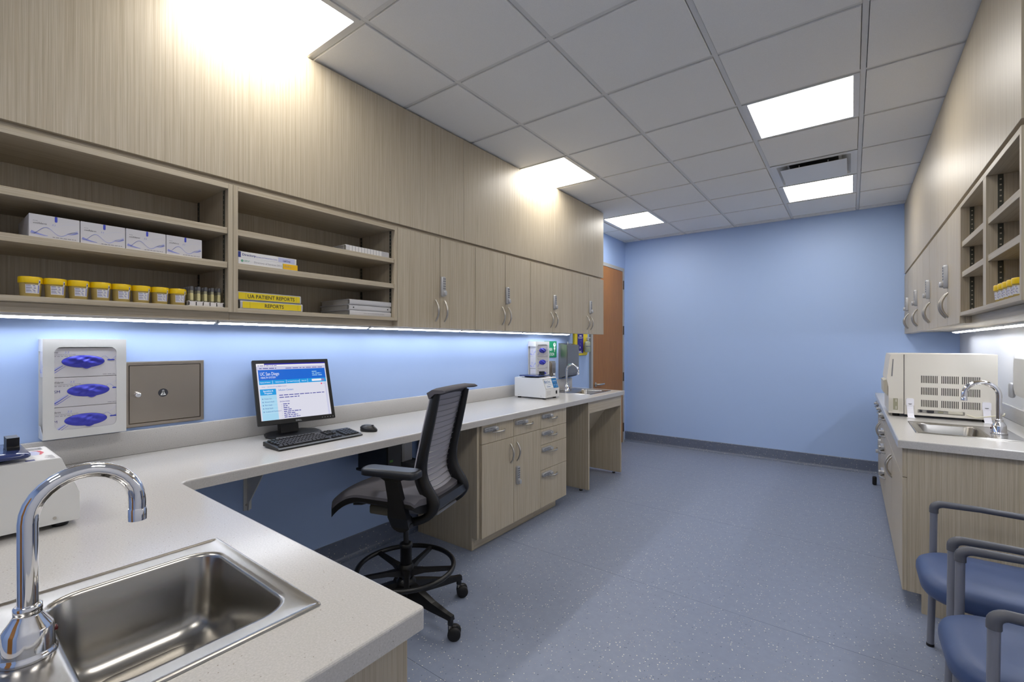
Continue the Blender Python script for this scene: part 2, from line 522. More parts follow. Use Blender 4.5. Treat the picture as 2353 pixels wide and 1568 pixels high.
# ------------------------------------------------------------------ soffits over the wall cabinets
b = MB(); b.box(XL, FL - .022, -.04, 4.650, 2.122, 2.8775, 'wood_level'); s1 = struct(b.build('trim_1'))
for y0, y1 in ((-.04, .16), (.16, 2.391), (2.391, 4.672)):
    b = MB(); b.rbox(FL - .0215, FL, y0 + .0007, y1 - .0007, 2.142, 2.868, 'wood_upright', .001); b.build('panel', s1)
b = MB(); b.rbox(XL, FL - .0225, 4.651, 4.672, 2.142, 2.868, 'wood_upright', .001); b.build('end_panel', s1)
b = MB(); b.box(FR + .022, XR, 2.20, YF, 2.122, 2.8775, 'wood_level'); s2 = struct(b.build('trim_2'))
for y0, y1 in ((2.18, 4.31), (4.31, YF)):
    b = MB(); b.rbox(FR, FR + .0215, y0 + .0007, y1 - .0007, 2.142, 2.868, 'wood_upright', .001); b.build('panel', s2)
b = MB(); b.rbox(FR + .0225, XR, 2.18, 2.1995, 2.142, 2.868, 'wood_upright', .001); b.build('end_panel', s2)
# ------------------------------------------------------------------ doors
def room_door(name, fr, a0, a1, leaf0, leaf1, top, lever, hinge_a, hs):
    o, r, u, n = [Vector(q) for q in fr]
    B = lambda mb, aa, ab, ba, bb, d0, d1, mt: mb.prism([(aa, ba), (ab, ba), (ab, bb), (aa, bb)], fr, d0, d1, mt)
    b = MB(); B(b, leaf0, leaf1, .012, top, .002, .028, 'door_cherry'); d = struct(b.build(name))
    b = MB()
    for aa, ab, ba, bb in ((a0, leaf0 - .004, 0, top + .05), (leaf1 + .004, a1, 0, top + .05), (leaf0 - .004, leaf1 + .004, top + .004, top + .05)):
        B(b, aa, ab, ba, bb, .0015, .032, 'frame_grey')
    b.build('door_frame', d)
    for z in hs:
        b = MB(); B(b, hinge_a - .012, hinge_a + .012, z - .06, z + .06, .0285, .034, 'hinge_bronze')
        b.cyl(tuple(o + r * hinge_a + u * (z - .062) + n * .036), tuple(o + r * hinge_a + u * (z + .062) + n * .036), .008, 'hinge_bronze', 10)
        b.build('hinge', d)
    sg = 1 if leaf1 - lever > lever - leaf0 else -1
    b = MB(); c = o + r * lever + u * .89
    b.cyl(tuple(c + n * .0285), tuple(c + n * .036), .028, 'nickel', 18)
    b.tube([tuple(c + n * .036), tuple(c + n * .075), tuple(c + n * .082 + r * sg * .02), tuple(c + n * .082 + r * sg * .15)], [.011, .011, .012, .010], 'nickel', 10)
    b.build('door_handle', d)
    return d
room_door('door_1', FLW(XL), 5.14, 6.165, 5.192, 6.112, 2.435, 5.255, 6.13, (.22, .94, 1.60, 2.245))
room_door('door_2', FPY(YB), .10, 1.12, .15, 1.07, 2.12, 1.0, .13, (.22, 1.05, 1.9))
# ================================================================== WALL CABINETS
def standard(fr, a, b0, b1, b_=None):
    """slotted metal shelf standard on a side panel"""
    b = MB()
    b.prism([(a - .008, b0), (a + .008, b0), (a + .008, b1), (a - .008, b1)], fr, .0005, .003, 'standard_dark')
    z = b0 + .012
    while z < b1 - .01:
        b.rect(a - .003, a + .003, z, z + .005, fr, .0033, 'slot_light'); z += .0225
    return b
def arc_handle(P0, P1, out, rise, r=.0064, mt='nickel'):
    P0, P1, out = Vector(P0), Vector(P1), Vector(out)
    pts = []
    for i in range(11):
        t = i / 10
        pts.append(tuple(P0.lerp(P1, t) + out * (rise * math.sin(math.pi * t) ** .8)))
    b = MB(); b.tube(pts, [r * (.75 + .35 * math.sin(math.pi * i / 10)) for i in range(11)], mt, 8)
    return b
def keypad(fr, a, b0, horizontal=False, flip=1):
    """combination lock: bar with two columns of keys and a turning knob"""
    b = MB()
    l, wd, t = .136, .032, .02
    o, r, u, n = fr
    o, r, u, n = Vector(o), Vector(r), Vector(u), Vector(n)
    if horizontal: r, u = -u, r
    org = (o + Vector(fr[1]) * a + Vector(fr[2]) * b0)
    f2 = (org, r, u, n)
    P = rrect(0, l / 2, wd / 2, l / 2, .012, 3)
    loops = []
    for ins, d in ((0, .0005), (0, t - .004), (.004, t)):
        q = rrect(0, l / 2, wd / 2 - ins, l / 2 - ins, .012 - ins, 3)
        loops.append([tuple(org + r * x + u * y + n * d) for x, y in q])
    b.loft(loops, 'lock_grey', True, True)
    k0 = .045 if not horizontal else .008
    for i in range(5):
        for sx in (-1, 1):
            aa, bb = sx * .0065, k0 + .008 + i * .0165
            b.prism(rrect(aa, bb, .0045, .0045, .002, 2), f2, t - .001, t + .002, 'lock_key')
    kc = .023 if not horizontal else l - .024
    loops = []
    for s_, d in ((.92, t - .001), (1, t + .004), (1, t + .014), (.8, t + .017)):
        loops.append([tuple(org + r * (x * s_) + u * (kc + y * s_) + n * d) for x, y in rrect(0, 0, .012, .017, .011, 4)])
    b.loft(loops, 'lock_grey', True, True)
    return b
def open_unit(label, fr, a0, a1, group, mats=('wood_upright', 'wood_level'), dep=.398, mids=(), cat='shelf unit'):
    """open shelf unit; fr origin on the front face, normal to the room"""
    o, r, u, n = [Vector(q) for q in fr]
    cx = o + r * ((a0 + a1) / 2) + n * (-dep / 2)
    t = thing('open_shelf_unit', label, cat, (cx.x, cx.y, 1.51), group)
    T = .02
    def B(name, aa, ab, z0, z1, d0, d1, mt):
        b = MB(); P = [o + r * a_ + n * d_ for a_ in (aa, ab) for d_ in (d0, d1)]
        xs = [p.x for p in P]; ys = [p.y for p in P]
        b.rbox(min(xs), max(xs), min(ys), max(ys), z0, z1, mt, .0008)
        return b.build(name, t)
    B('side_panel', a0 + .0005, a0 + T, 1.548, 2.12, -dep, 0, mats[0]); B('side_panel', a1 - T, a1 - .0005, 1.548, 2.12, -dep, 0, mats[0])
    B('top_panel', a0 + T, a1 - T, 2.098, 2.12, -dep, -.0005, mats[1])
    B('bottom_panel', a0 + T, a1 - T, 1.5485, 1.567, -dep, -.0005, mats[1])
    B('back_panel', a0 + T, a1 - T, 1.567, 2.098, -dep, -dep + .038, mats[0])
    B('apron', a0 + .0005, a1 - .0005, 1.512, 1.5478, -.062, -.044, mats[1])
    B('under_panel', a0 + .0005, a1 - .0005, 1.527, 1.5478, -dep, -.0625, mats[1])
    bays = [a0 + T] + [m_ for mm in mids for m_ in (mm - .01, mm + .01)] + [a1 - T]
    for mm in mids: B('divider', mm - .0265, mm + .0265, 1.567, 2.098, -dep + .038, -.0005, mats[0])
    if mids:
        bays = [a0 + T]
        for mm in mids: bays += [mm - .0265, mm + .0265]
        bays.append(a1 - T)
    for i in range(0, len(bays), 2):
        for z0, z1 in ((1.898, 1.925), (1.745, 1.772)):
            B('shelf', bays[i] + .0015, bays[i + 1] - .0015, z0, z1, -dep + .040, -.006, mats[1])
        for a_, sg in ((bays[i], 1), (bays[i + 1], -1)):
            for dd in (.042, dep - .06):
                fo = o + r * a_ + n * 0
                fr2 = (tuple(fo), tuple(-n), (0, 0, 1), tuple(r * sg))
                for z0, z1 in ((1.570, 1.744), (1.774, 1.896), (1.927, 2.096)):
                    standard(fr2, dd, z0, z1).build('shelf_standard', t)
    return t
open_unit('open wooden wall shelves holding glove boxes and yellow lidded cups, left end', FLW(FL), -.04, .879, 'open wall shelves')
open_unit('open wooden wall shelves holding binders and directories, beside the left cabinet doors', FLW(FL), .879, 1.80, 'open wall shelves')
open_unit('open wooden two-bay wall shelves at the near end of the right wall', FRW(FR), -3.237, -2.18, 'open wall shelves', mids=(-2.6965,), dep=.415)
def wall_cabinet(label, fr, a0, a1, dep, flip, group):
    o, r, u, n = [Vector(q) for q in fr]
    c = o + r * ((a0 + a1) / 2) + n * (-dep / 2)
    t = thing('wall_cabinet', label, 'cabinet', (c.x, c.y, 1.511), group)
    def B(b, aa, ab, z0, z1, d0, d1, mt, rr=.001):
        P = [o + r * a_ + n * d_ for a_ in (aa, ab) for d_ in (d0, d1)]
        xs = [p.x for p in P]; ys = [p.y for p in P]
        b.rbox(min(xs), max(xs), min(ys), max(ys), z0, z1, mt, rr)
    b = MB(); B(b, a0 + .0006, a1 - .0006, 1.527, 2.12, -dep, -.0215, 'wood_upright'); b.build('body', t)
    b = MB(); B(b, a0 + .0006, a1 - .0006, 1.5115, 1.5268, -.062, -.0215, 'wood_level'); b.build('apron', t)
    mid = (a0 + a1) / 2
    for da, db, s in ((a0 + .002, mid - .002, -1), (mid + .002, a1 - .002, 1)):
        b = MB(); B(b, da, db, 1.5115, 2.12, -.0205, 0, 'wood_upright', .0015); d = b.build('door', t)
        ha = mid + s * .041
        p = o + r * ha
        h = arc_handle((p.x, p.y, 1.700), (p.x, p.y, 1.557), n, .030); h.build('handle', d)
        if s == flip:
            keypad(fr, mid + s * .0205, 1.726).build('keypad_lock', d)
    return t
names = ['next to the open shelves', 'second from the open shelves', 'third from the open shelves', 'at the far end by the door']
ys = [1.80, 2.515, 3.238, 3.963, 4.677]
for i in range(4):
    wall_cabinet('two-door wooden wall cabinet on the left wall, ' + names[i], FLW(FL), ys[i], ys[i+1], .418, 1, 'left wall cabinets')
ys = [6.268, 5.512, 4.755, 3.998, 3.238]
nm2 = ['farthest, against the blue wall', 'second from the blue wall', 'third from the blue wall', 'nearest, beside the open shelves']
for i in range(4):
    wall_cabinet('two-door wooden wall cabinet on the right wall, ' + nm2[i], FRW(FR), -ys[i], -ys[i+1], .417, 1, 'right wall cabinets')
# ------------------------------------------------------------------ lights under the wall cabinets
def strip(label, x, y0, y1, sg):
    """low strip light; its lens is tipped away from the wall (sg = direction of the room)"""
    t = thing('undercabinet_light', label, 'strip light', (x, (y0 + y1) / 2, 1.498), 'under cabinet strip lights')
    fr = ((x, y0, 1.5265), (sg, 0, 0), (0, 0, 1), (0, 1, 0))
    b = MB(); b.prism([(-.030, 0), (-.030, -.018), (-0.0150, -0.0230), (-0.0120, -0.0207), (0.0130, -0.0135), (0.0160, -0.0143), (0.0170, 0.0000)], fr, .004, y1 - y0 - .004, 'white_metal'); b.build('housing', t)
    for aa in (.0035, y1 - y0 - .0105):
        b = MB(); b.prism([(-.030, .0), (-.030, -.019), (-0.0140, -0.0245), (0.0170, -0.0153), (0.0180, 0.0000)], fr, aa, aa + .007, 'white_metal'); b.build('end_cap', t)
    b = MB(); b.prism([(-0.0120, -0.0215), (0.0130, -0.0143), (0.0134, -0.0156), (-0.0116, -0.0227)], fr, .014, y1 - y0 - .014, 'strip_glow'); b.build('diffuser', t)
yy = [-.03, .924, 1.812, 2.683, 3.527, 4.44]
oo = ['above the near glove dispenser', 'above the computer monitor', 'beside the monitor, middle of the left wall', 'above the drawer cabinets', 'above the far sink']
for i in range(5): strip('white strip light glowing under the left cabinets, ' + oo[i], -2.53, yy[i], yy[i+1], 1)
yy = [2.22, 3.10, 3.98, 4.86, 5.74]
oo = ['nearest the camera', 'above the right sink', 'above the beige analyzer', 'farthest along']
for i in range(4): strip('white strip light glowing under the right cabinets, ' + oo[i], .75, yy[i], yy[i+1], -1)
# ================================================================== WORKTOPS
def slab(keep, xs, ys, z0, z1, mt, vert_round=(), bev=.006):
    """flat slab from grid cells; keep(cx,cy) says which cells are solid; top edges rounded"""
    xs, ys = sorted(set(xs)), sorted(set(ys))
    bm = bmesh.new(); vt = {}
    def V(x, y, z):
        k = (round(x, 5), round(y, 5), round(z, 5))
        if k not in vt: vt[k] = bm.verts.new(k)
        return vt[k]
    cells = {(i, j) for i in range(len(xs) - 1) for j in range(len(ys) - 1) if keep((xs[i] + xs[i+1]) / 2, (ys[j] + ys[j+1]) / 2)}
    for i, j in cells:
        x0, x1, y0, y1 = xs[i], xs[i+1], ys[j], ys[j+1]
        bm.faces.new([V(x0, y0, z1), V(x1, y0, z1), V(x1, y1, z1), V(x0, y1, z1)])
        bm.faces.new([V(x0, y1, z0), V(x1, y1, z0), V(x1, y0, z0), V(x0, y0, z0)])
        if (i - 1, j) not in cells: bm.faces.new([V(x0, y0, z0), V(x0, y0, z1), V(x0, y1, z1), V(x0, y1, z0)])
        if (i + 1, j) not in cells: bm.faces.new([V(x1, y1, z0), V(x1, y1, z1), V(x1, y0, z1), V(x1, y0, z0)])
        if (i, j - 1) not in cells: bm.faces.new([V(x1, y0, z0), V(x1, y0, z1), V(x0, y0, z1), V(x0, y0, z0)])
        if (i, j + 1) not in cells: bm.faces.new([V(x0, y1, z0), V(x0, y1, z1), V(x1, y1, z1), V(x1, y1, z0)])
    for (x, y, rr) in vert_round:
        es = [e for e in bm.edges if all(abs(v.co.x - x) < 1e-4 and abs(v.co.y - y) < 1e-4 for v in e.verts)]
        if es: bmesh.ops.bevel(bm, geom=es, offset=rr, segments=5, profile=.5, affect='EDGES')
    es = [e for e in bm.edges if all(abs(v.co.z - z1) < 1e-5 for v in e.verts) and len(e.link_faces) == 2 and
          any(abs(f.normal.z) < .3 for f in e.link_faces)]
    bm.normal_update()
    es = [e for e in bm.edges if all(abs(v.co.z - z1) < 1e-5 for v in e.verts) and len(e.link_faces) == 2 and any(abs(f.normal.z) < .3 for f in e.link_faces)]
    bmesh.ops.bevel(bm, geom=es, offset=bev, segments=3, profile=.5, affect='EDGES')
    b = MB(); b.add_bm(bm, mt); bm.free()
    return b
# sink cut-outs (x0,x1,y0,y1)
H1 = (-1.285, -0.85, .06, .458)
H2 = (-2.50, -2.105, 4.085, 4.535)
H3 = (.32, .70, 3.47, 3.885)
inside = lambda x, y, h: h[0] < x < h[1] and h[2] < y < h[3]
def keepL(x, y):
    if inside(x, y, H1) or inside(x, y, H2): return False
    return (x < -1.97 and y < 4.672) or (x < -.658 and y < .60)
t = thing('worktop', 'long pale speckled stone worktop on the left, turning into a peninsula with a sink', 'worktop', (-2.3, 2.3, ZT - .042))
slab(keepL, [XL + .001, -1.97, -.658, *H1[:2], *H2[:2]], [-.05, .60, 4.672, *H1[2:], *H2[2:]], ZT - .042, ZT, 'quartz',
     ((-1.97, .60, .035), (-.658, .60, .008), (-1.97, 4.672, .008))).build('slab', t)
b = MB(); b.rbox(XL + .001, XL + .021, -.05, 4.672, ZT + .0005, 1.010, 'quartz', .003, 2); b.build('backsplash', t)
t = thing('worktop', 'short pale speckled stone worktop along the right wall', 'worktop', (.53, 4.6, ZT - .042))
slab(lambda x, y: not inside(x, y, H3), [.195, XR - .001, *H3[:2]], [3.14, 6.04, *H3[2:]], ZT - .042, ZT, 'quartz',
     ((.195, 3.14, .008), (.195, 6.04, .008))).build('slab', t)
b = MB(); b.rbox(XR - .021, XR - .001, 3.14, 6.04, ZT + .0005, .995, 'quartz', .003, 2); b.build('backsplash', t)
# ------------------------------------------------------------------ sinks
def sink(label, rim, bowl, depth, rad):
    rx0, rx1, ry0, ry1 = rim; bx0, bx1, by0, by1 = bowl
    rc = ((rx0 + rx1) / 2, (ry0 + ry1) / 2, (rx1 - rx0) / 2, (ry1 - ry0) / 2)
    bc = ((bx0 + bx1) / 2, (by0 + by1) / 2, (bx1 - bx0) / 2, (by1 - by0) / 2)
    t = thing('sink', label, 'sink', (rc[0], rc[1], ZT), 'stainless steel sinks')
    z = ZT + .0005
    b = MB(); loops = []
    def R(c, ins, r, zz): loops.append([(x, y, zz) for x, y in rrect(c[0], c[1], c[2] - ins, c[3] - ins, r, 7)])
    R(rc, 0, .006, z); R(rc, .001, .006, z + .0035); R(rc, .004, .006, z + .005); R(rc, .007, .006, z + .0035); R(rc, .016, .006, z + .002)
    R(bc, -.012, rad + .012, z + .002); R(bc, -.004, rad + .004, z + .001); R(bc, 0, rad, z - .006)
    R(bc, .006, rad, z - depth + .05); R(bc, .012, rad, z - depth + .025); R(bc, .026, rad, z - depth + .006); R(bc, .05, rad * .8, z - depth)
    b.loft(loops, 'steel_sink', False, True); o = b.build('basin', t, recalc=False)
    b = MB()
    b.lathe([(.043, .0005), (.045, .003), (.036, .0045), (.030, .001)], (bc[0], bc[1], z - depth), 'chrome', 22, cap=True)
    for k in range(8):
        a = k * math.pi / 4
        b.cyl((bc[0] + .018 * math.cos(a), bc[1] + .018 * math.sin(a), z - depth + .001), (bc[0] + .018 * math.cos(a), bc[1] + .018 * math.sin(a), z - depth + .0018), .004, 'inside_dark', 8)
    b.build('drain', t)
sink('large stainless steel drop-in sink in the near peninsula', (-1.315, -.82, .03, .482), (-1.252, -.872, .158, .446), .17, .055)
sink('small stainless steel sink at the far end of the left worktop', (-2.53, -2.078, 4.06, 4.56), (-2.40, -2.125, 4.10, 4.52), .15, .05)
sink('stainless steel sink in the right worktop beside the beige analyzer', (.292, .73, 3.442, 3.912), (.335, .595, 3.482, 3.875), .15, .05)
# ------------------------------------------------------------------ gooseneck faucets
def faucet(label, x, y, d, n=24):
    z = ZT + .0028
    t = thing('faucet', label, 'faucet', (x, y, z), 'chrome gooseneck faucets')
    d = Vector((d[0], d[1], 0)).normalized()
    b = MB()
    b.lathe([(.0350, 0), (.0355, .005), (.0330, .008), (.0322, .012), (.0305, .044), (.029, .048), (.0175, .066), (.0165, .072), (.0172, .0725), (.0172, .081), (.0150, .083)], (x, y, z), 'chrome', 32); b.build('faucet_base', t)
    R = .07; zc = 1.116
    pts = [(x, y, z + .078), (x, y, z + .15), (x, y, zc - .02)]
    for i in range(17):
        a = math.pi - math.pi * i / 16
        q = Vector((x, y, zc)) + d * (R + R * math.cos(a)) + Vector((0, 0, R * math.sin(a)))
        pts.append(tuple(q))
    e = Vector((x, y, zc)) + d * (2 * R)
    pts.append((e.x, e.y, zc - .015))
    b = MB(); b.tube(pts, .0126, 'chrome', 22); b.build('spout', t)
    b = MB(); b.lathe([(.0138, 0), (.0138, .02), (.0130, .022)], (e.x, e.y, zc - .037), 'chrome', 22); b.build('aerator', t)
    q = Vector((x, y, z + .03)) + d * .0302
    b = MB(); b.lathe([(.0055, 0), (.0055, .003), (.003, .0045)], tuple(q), 'sensor_red', 14, tuple(d)); b.build('sensor', t)
faucet('tall chrome gooseneck faucet at the near peninsula sink', -1.062, .117, (0, 1))
faucet('small looking chrome gooseneck faucet at the far left sink', -2.462, 4.27, (1, 0))
faucet('chrome gooseneck faucet at the right sink before the beige analyzer', .660, 3.665, (-1, 0))
# ================================================================== BASE CABINETS
def bxw(x0, x1, y0, y1, z0, z1, mt, r=.001):
    b = MB(); b.rbox(x0, x1, y0, y1, z0, z1, mt, r); return b
def front(fr, aa, ab, z0, z1, t, name):
    o, r, u, n = [Vector(q) for q in fr]
    P = [o + r * a_ + n * d_ for a_ in (aa, ab) for d_ in (0, .02)]
    xs = [p.x for p in P]; ys = [p.y for p in P]
    b = MB(); b.rbox(min(xs), max(xs), min(ys), max(ys), z0, z1, 'wood_upright', .0015)
    return b.build(name, t)
def fof(fr, d):   # the frame moved out along its normal
    o, r, u, n = [Vector(q) for q in fr]; return (tuple(o + n * d), fr[1], fr[2], fr[3])
def vhandle(fr, a, z1, z0):
    o, r, u, n = [Vector(q) for q in fr]; p = o + r * a + n * .02
    return arc_handle((p.x, p.y, z1), (p.x, p.y, z0), n, .03)
def hhandle(fr, a0, a1, z):
    o, r, u, n = [Vector(q) for q in fr]; p = o + r * a0 + n * .02; q = o + r * a1 + n * .02
    return arc_handle((p.x, p.y, z), (q.x, q.y, z), n, .03)
def drawer_front(fr, aa, ab, z0, z1, t, left, lock=True):
    d = front(fr, aa, ab, z0, z1, t, 'drawer')
    zz = z1 - .035
    if lock: keypad(fof(fr, .02), left, zz, True).build('keypad_lock', d)
    hhandle(fr, left + .098, left + .24, zz - .026).build('handle', d)
    return d
ZB = ZT - .045
# left: two drawers over two doors, then a stack of four drawers
FB = FLW(-2.015)
t = thing('base_cabinet', 'wooden base cabinet with two drawers over two doors, left of the four-drawer stack', 'cabinet', (-2.3, 2.665, 0))
bxw(-2.60, -2.0155, 2.322, 3.0445, .087, ZB, 'wood_upright').build('body', t)
b = MB()
b.prism([(-2.60, 0), (-2.062, 0), (-2.062, .087), (-2.0155, .087), (-2.0155, ZB), (-2.60, ZB)], FNY(2.3215), 0, .0235, 'wood_upright'); b.build('side_panel', t)
bxw(-2.60, -2.062, 2.322, 3.0445, 0, .0865, 'wood_level').build('toe_kick', t)
drawer_front(FB, 2.325, 2.6835, .724, ZB, t, 2.338); drawer_front(FB, 2.6865, 3.0445, .724, ZB, t, 2.697)
d = front(FB, 2.325, 2.6835, .087, .721, t, 'door'); vhandle(FB, 2.645, .676, .536).build('handle', d)
d = front(FB, 2.6865, 3.0445, .087, .721, t, 'door'); vhandle(FB, 2.725, .676, .536).build('handle', d)
keypad(fof(FB, .02), 2.725, .363).build('keypad_lock', d)
t = thing('drawer_cabinet', 'narrow wooden cabinet of four locked drawers under the left worktop', 'cabinet', (-2.3, 3.25, 0))
bxw(-2.60, -2.0155, 3.0455, 3.455, .087, ZB, 'wood_upright').build('body', t)
bxw(-2.60, -2.062, 3.0455, 3.385, 0, .0865, 'wood_level').build('toe_kick', t)
for z0, z1 in ((.721, ZB), (.591, .718), (.388, .588), (.087, .385)):
    drawer_front(FB, 3.0475, 3.4545, z0, z1, t, 3.058)
# open knee space under the far sink: two slab legs, an apron and a sloping cover
t = thing('sink_stand', 'pair of wooden slab legs with apron carrying the far left sink', 'support', (-2.3, 4.25, 0))
for y0 in (3.868, 4.616):
    l = bxw(-2.60, -1.995, y0, y0 + .024, .02, ZB, 'wood_upright', .0015).build('leg_panel', t)
    for xx in (-2.08, -2.5):
        b = MB(); b.cyl((xx, y0 + .012, 0), (xx, y0 + .012, .009), .016, 'rubber_black', 12); b.cyl((xx, y0 + .012, .009), (xx, y0 + .012, .0198), .006, 'nickel', 8); b.build('glide', l)
bxw(-2.015, -1.995, 3.8925, 4.6155, .743, ZB, 'wood_level', .0015).build('apron', t)
b = MB(); b.prism([(-2.135, .735), (-2.148, .740), (-2.545, .200), (-2.530, .195)], FNY(4.6155), 0, .723, 'wood_cross'); b.build('sloping_panel', t)
# peninsula carcass
t = thing('base_cabinet', 'wooden cabinet end carrying the near peninsula worktop', 'cabinet', (-1.6, .28, 0))
bxw(-.712, -.692, -.03, .585, 0, ZB, 'wood_upright', .0015).build('end_panel', t)
bxw(-2.59, -.7125, .565, .585, 0.0, ZB, 'wood_upright').build('back_panel', t)
bxw(-2.59, -.7125, -.008, .5645, .09, .11, 'wood_level').build('floor_panel', t)
bxw(-2.59, -.7125, .04, .06, 0, .0895, 'wood_level').build('toe_kick', t)
FP = FNY(-.008)
for k in range(4):
    a0 = -2.59 + k * .469
    d = front(FP, a0 + .0015, a0 + .4675, .112, ZB, t, 'door'); vhandle(FP, a0 + (.428 if k % 2 == 0 else .041), .72, .58).build('handle', d)
# right: sink base, drawer stack, far cabinet
FB = FRW(.235)
t = thing('base_cabinet', 'wooden base cabinet under the right sink with a plain end panel behind the blue chairs', 'cabinet', (.53, 3.85, 0))
b = MB(); b.prism([(XR - .04, 0), (.292, 0), (.292, .1), (.2345, .1), (.2345, ZB), (XR - .04, ZB)], FNY(3.19), 0, .02, 'wood_upright'); b.build('end_panel', t)
bxw(.235, .82, 4.548, 4.568, .1, ZB, 'wood_upright').build('side_panel', t)
bxw(.235, .82, 3.1905, 4.5475, .1, .12, 'wood_level').build('floor_panel', t)
bxw(.80, .82, 3.1905, 4.5475, .1205, ZB, 'wood_upright').build('back_panel', t)
bxw(.31, .33, 3.1905, 4.568, 0, .0995, 'wood_level').build('toe_kick', t)
front(FB, -4.567, -3.172, .70, ZB, t, 'false_front')
d = front(FB, -4.567, -3.972, .1, .697, t, 'door'); vhandle(FB, -4.01, .655, .515).build('handle', d)
d = front(FB, -3.969, -3.172, .1, .697, t, 'door'); vhandle(FB, -3.93, .655, .515).build('handle', d)
t = thing('drawer_cabinet', 'narrow wooden cabinet of four locked drawers under the right worktop', 'cabinet', (.53, 4.76, 0))
bxw(.2355, .82, 4.5685, 4.953, .1, ZB, 'wood_upright').build('body', t)
bxw(.31, .33, 4.5685, 4.953, 0, .0995, 'wood_level').build('toe_kick', t)
for z0, z1 in ((.721, ZB), (.591, .718), (.388, .588), (.1, .385)):
    drawer_front(FB, -4.952, -4.5695, z0, z1, t, -4.94)
t = thing('base_cabinet', 'wooden base cabinet of two drawers and two doors, far end of the right worktop', 'cabinet', (.53, 5.43, 0))
bxw(.2355, .82, 4.9535, 5.91, .1, ZB, 'wood_upright').build('body', t)
bxw(.31, .33, 4.9535, 5.91, 0, .0995, 'wood_level').build('toe_kick', t)
drawer_front(FB, -5.91, -5.4335, .724, ZB, t, -5.85); drawer_front(FB, -5.4305, -4.9545, .724, ZB, t, -5.37)
d = front(FB, -5.91, -5.4335, .1, .721, t, 'door'); vhandle(FB, -5.472, .676, .536).build('handle', d)
d = front(FB, -5.4305, -4.9545, .1, .721, t, 'door'); vhandle(FB, -5.392, .676, .536).build('handle', d)
keypad(fof(FB, .02), -5.392, .39).build('keypad_lock', d)
b = MB(); b.rbox(.165, .200, 5.77, 5.81, 0, .085, 'door_stop', .012, 3); o = b.build('door_stop', None, (.18, 5.785, 0))
tag(o, 'small black rubber stop on the floor beside the far right drawers', 'stop')
# steel bracket under the desk part of the worktop
t = thing('shelf_bracket', 'white steel bracket on the blue wall under the desk', 'bracket', (-2.62, 1.114, .50))
b = MB()
b.prism([(0, 0), (.018, 0), (.03, .05), (.28, .335), (.30, .335), (.30, .3555), (0, .3555)], ((XL + .001, 1.112, .50), (1, 0, 0), (0, 0, 1), (0, 1, 0)), 0, .006, 'white_metal'); b.build('web', t)
b = MB(); b.rbox(XL + .001, XL + .005, 1.0935, 1.1345, .4995, .8565, 'white_metal', .001); b.build('wall_plate', t)
b = MB(); b.cyl((XL + .0055, 1.108, .53), (XL + .0095, 1.108, .53), .006, 'nickel', 10); b.build('screw', t)
b = MB(); b.rbox(XL + .0055, XL + .31, 1.1185, 1.1345, .8475, .8565, 'white_metal', .001); b.build('top_flange', t)
# ================================================================== THINGS ON THE SHELVES
ORD = ['leftmost', 'second from left', 'third from left', 'fourth from left', 'fifth from left', 'sixth from left', 'seventh from left', 'rightmost']
def waves(b, fr, d, a0, a1, b0, b1, ma='print_lilac', mb_='print_pale'):
    W_, H_ = a1 - a0, b1 - b0
    def P(fn, n=22, lo=0., hi=1.): return [(a0 + W_ * (lo + (hi - lo) * i / n), b0 + H_ * fn(lo + (hi - lo) * i / n)) for i in range(n + 1)]
    f = lambda x: .30 + .26 * math.sin(x * 9.5 - 1.4) * math.exp(-(x - .35) ** 2 * 3) + .12 * x
    g = lambda x: .22 + .30 * math.sin(x * 9.0 - 1.1) * math.exp(-(x - .3) ** 2 * 4) + .18 * x
    b.ribbon(P(f), [.006 * H_ + .008 * H_ * abs(math.sin(i * .3)) for i in range(23)], fr, d, ma)
    b.ribbon(P(g), [.005 * H_] * 23, fr, d, mb_)
    b.ribbon(P(lambda x: .25 - .8 * x + x * x, 8, 0., .35), [.07 * H_ * (1 - i / 9) + .004 * H_ for i in range(9)], fr, d, ma)
    b.ribbon(P(lambda x: .38 + 1.3 * (x - .72) ** 2 * 2.2, 10, .72, 1.), [.004 * H_ + .008 * H_ * i / 2 for i in range(11)], fr, d, mb_)
    b.ribbon(P(lambda x: .34 + 2.2 * (x - .8) ** 2 * 2, 8, .78, 1.), [.004 * H_ + .006 * H_ * i for i in range(9)], fr, d, ma)
    b.ribbon(P(lambda x: .55 + .42 * (1 - (1 - (x - .42) / .55) ** 2), 10, .42, .96), [.004 * H_] * 11, fr, d, mb_)
g0 = thing('glove_box', 'first white glove carton on the middle left shelf, leftmost of four', 'carton', (-2.362, .313, 1.7725), 'glove cartons on the shelf')
fr = FLW(-2.242, .249, 1.7725)
b = MB(); b.rbox(-2.482, -2.242, .2495, .3765, 1.7725, 1.8525, 'white_card', .0012); b.build('carton', g0)
b = MB(); waves(b, fr, .0004, .005, .1225, .004, .062)
b.text('confiderm', .010, .047, .0062, fr, .0007, 'print_black', slant=.25, sx=.95); b.text('3.5', .056, .047, .0058, fr, .0007, 'print_lilac', slant=.25)
b.prism(rrect(.0665, .070, .0034, .010, .003, 2), fr, .0003, .0006, 'print_blue')
b.lines(.058, .12, .006, .0022, fr, .0007, 'print_grey', .008, 3)
b.lines(.010, .022, .0565, .0014, fr, .0007, 'print_grey', .004, 4)
b.build('print', g0)
for k in range(1, 4):
    dup(g0, (-2.362, .313 + .129 * k, 1.7725), 'white glove carton on the middle left shelf, ' + ['', 'second from left', 'third from left', 'rightmost of four'][k])
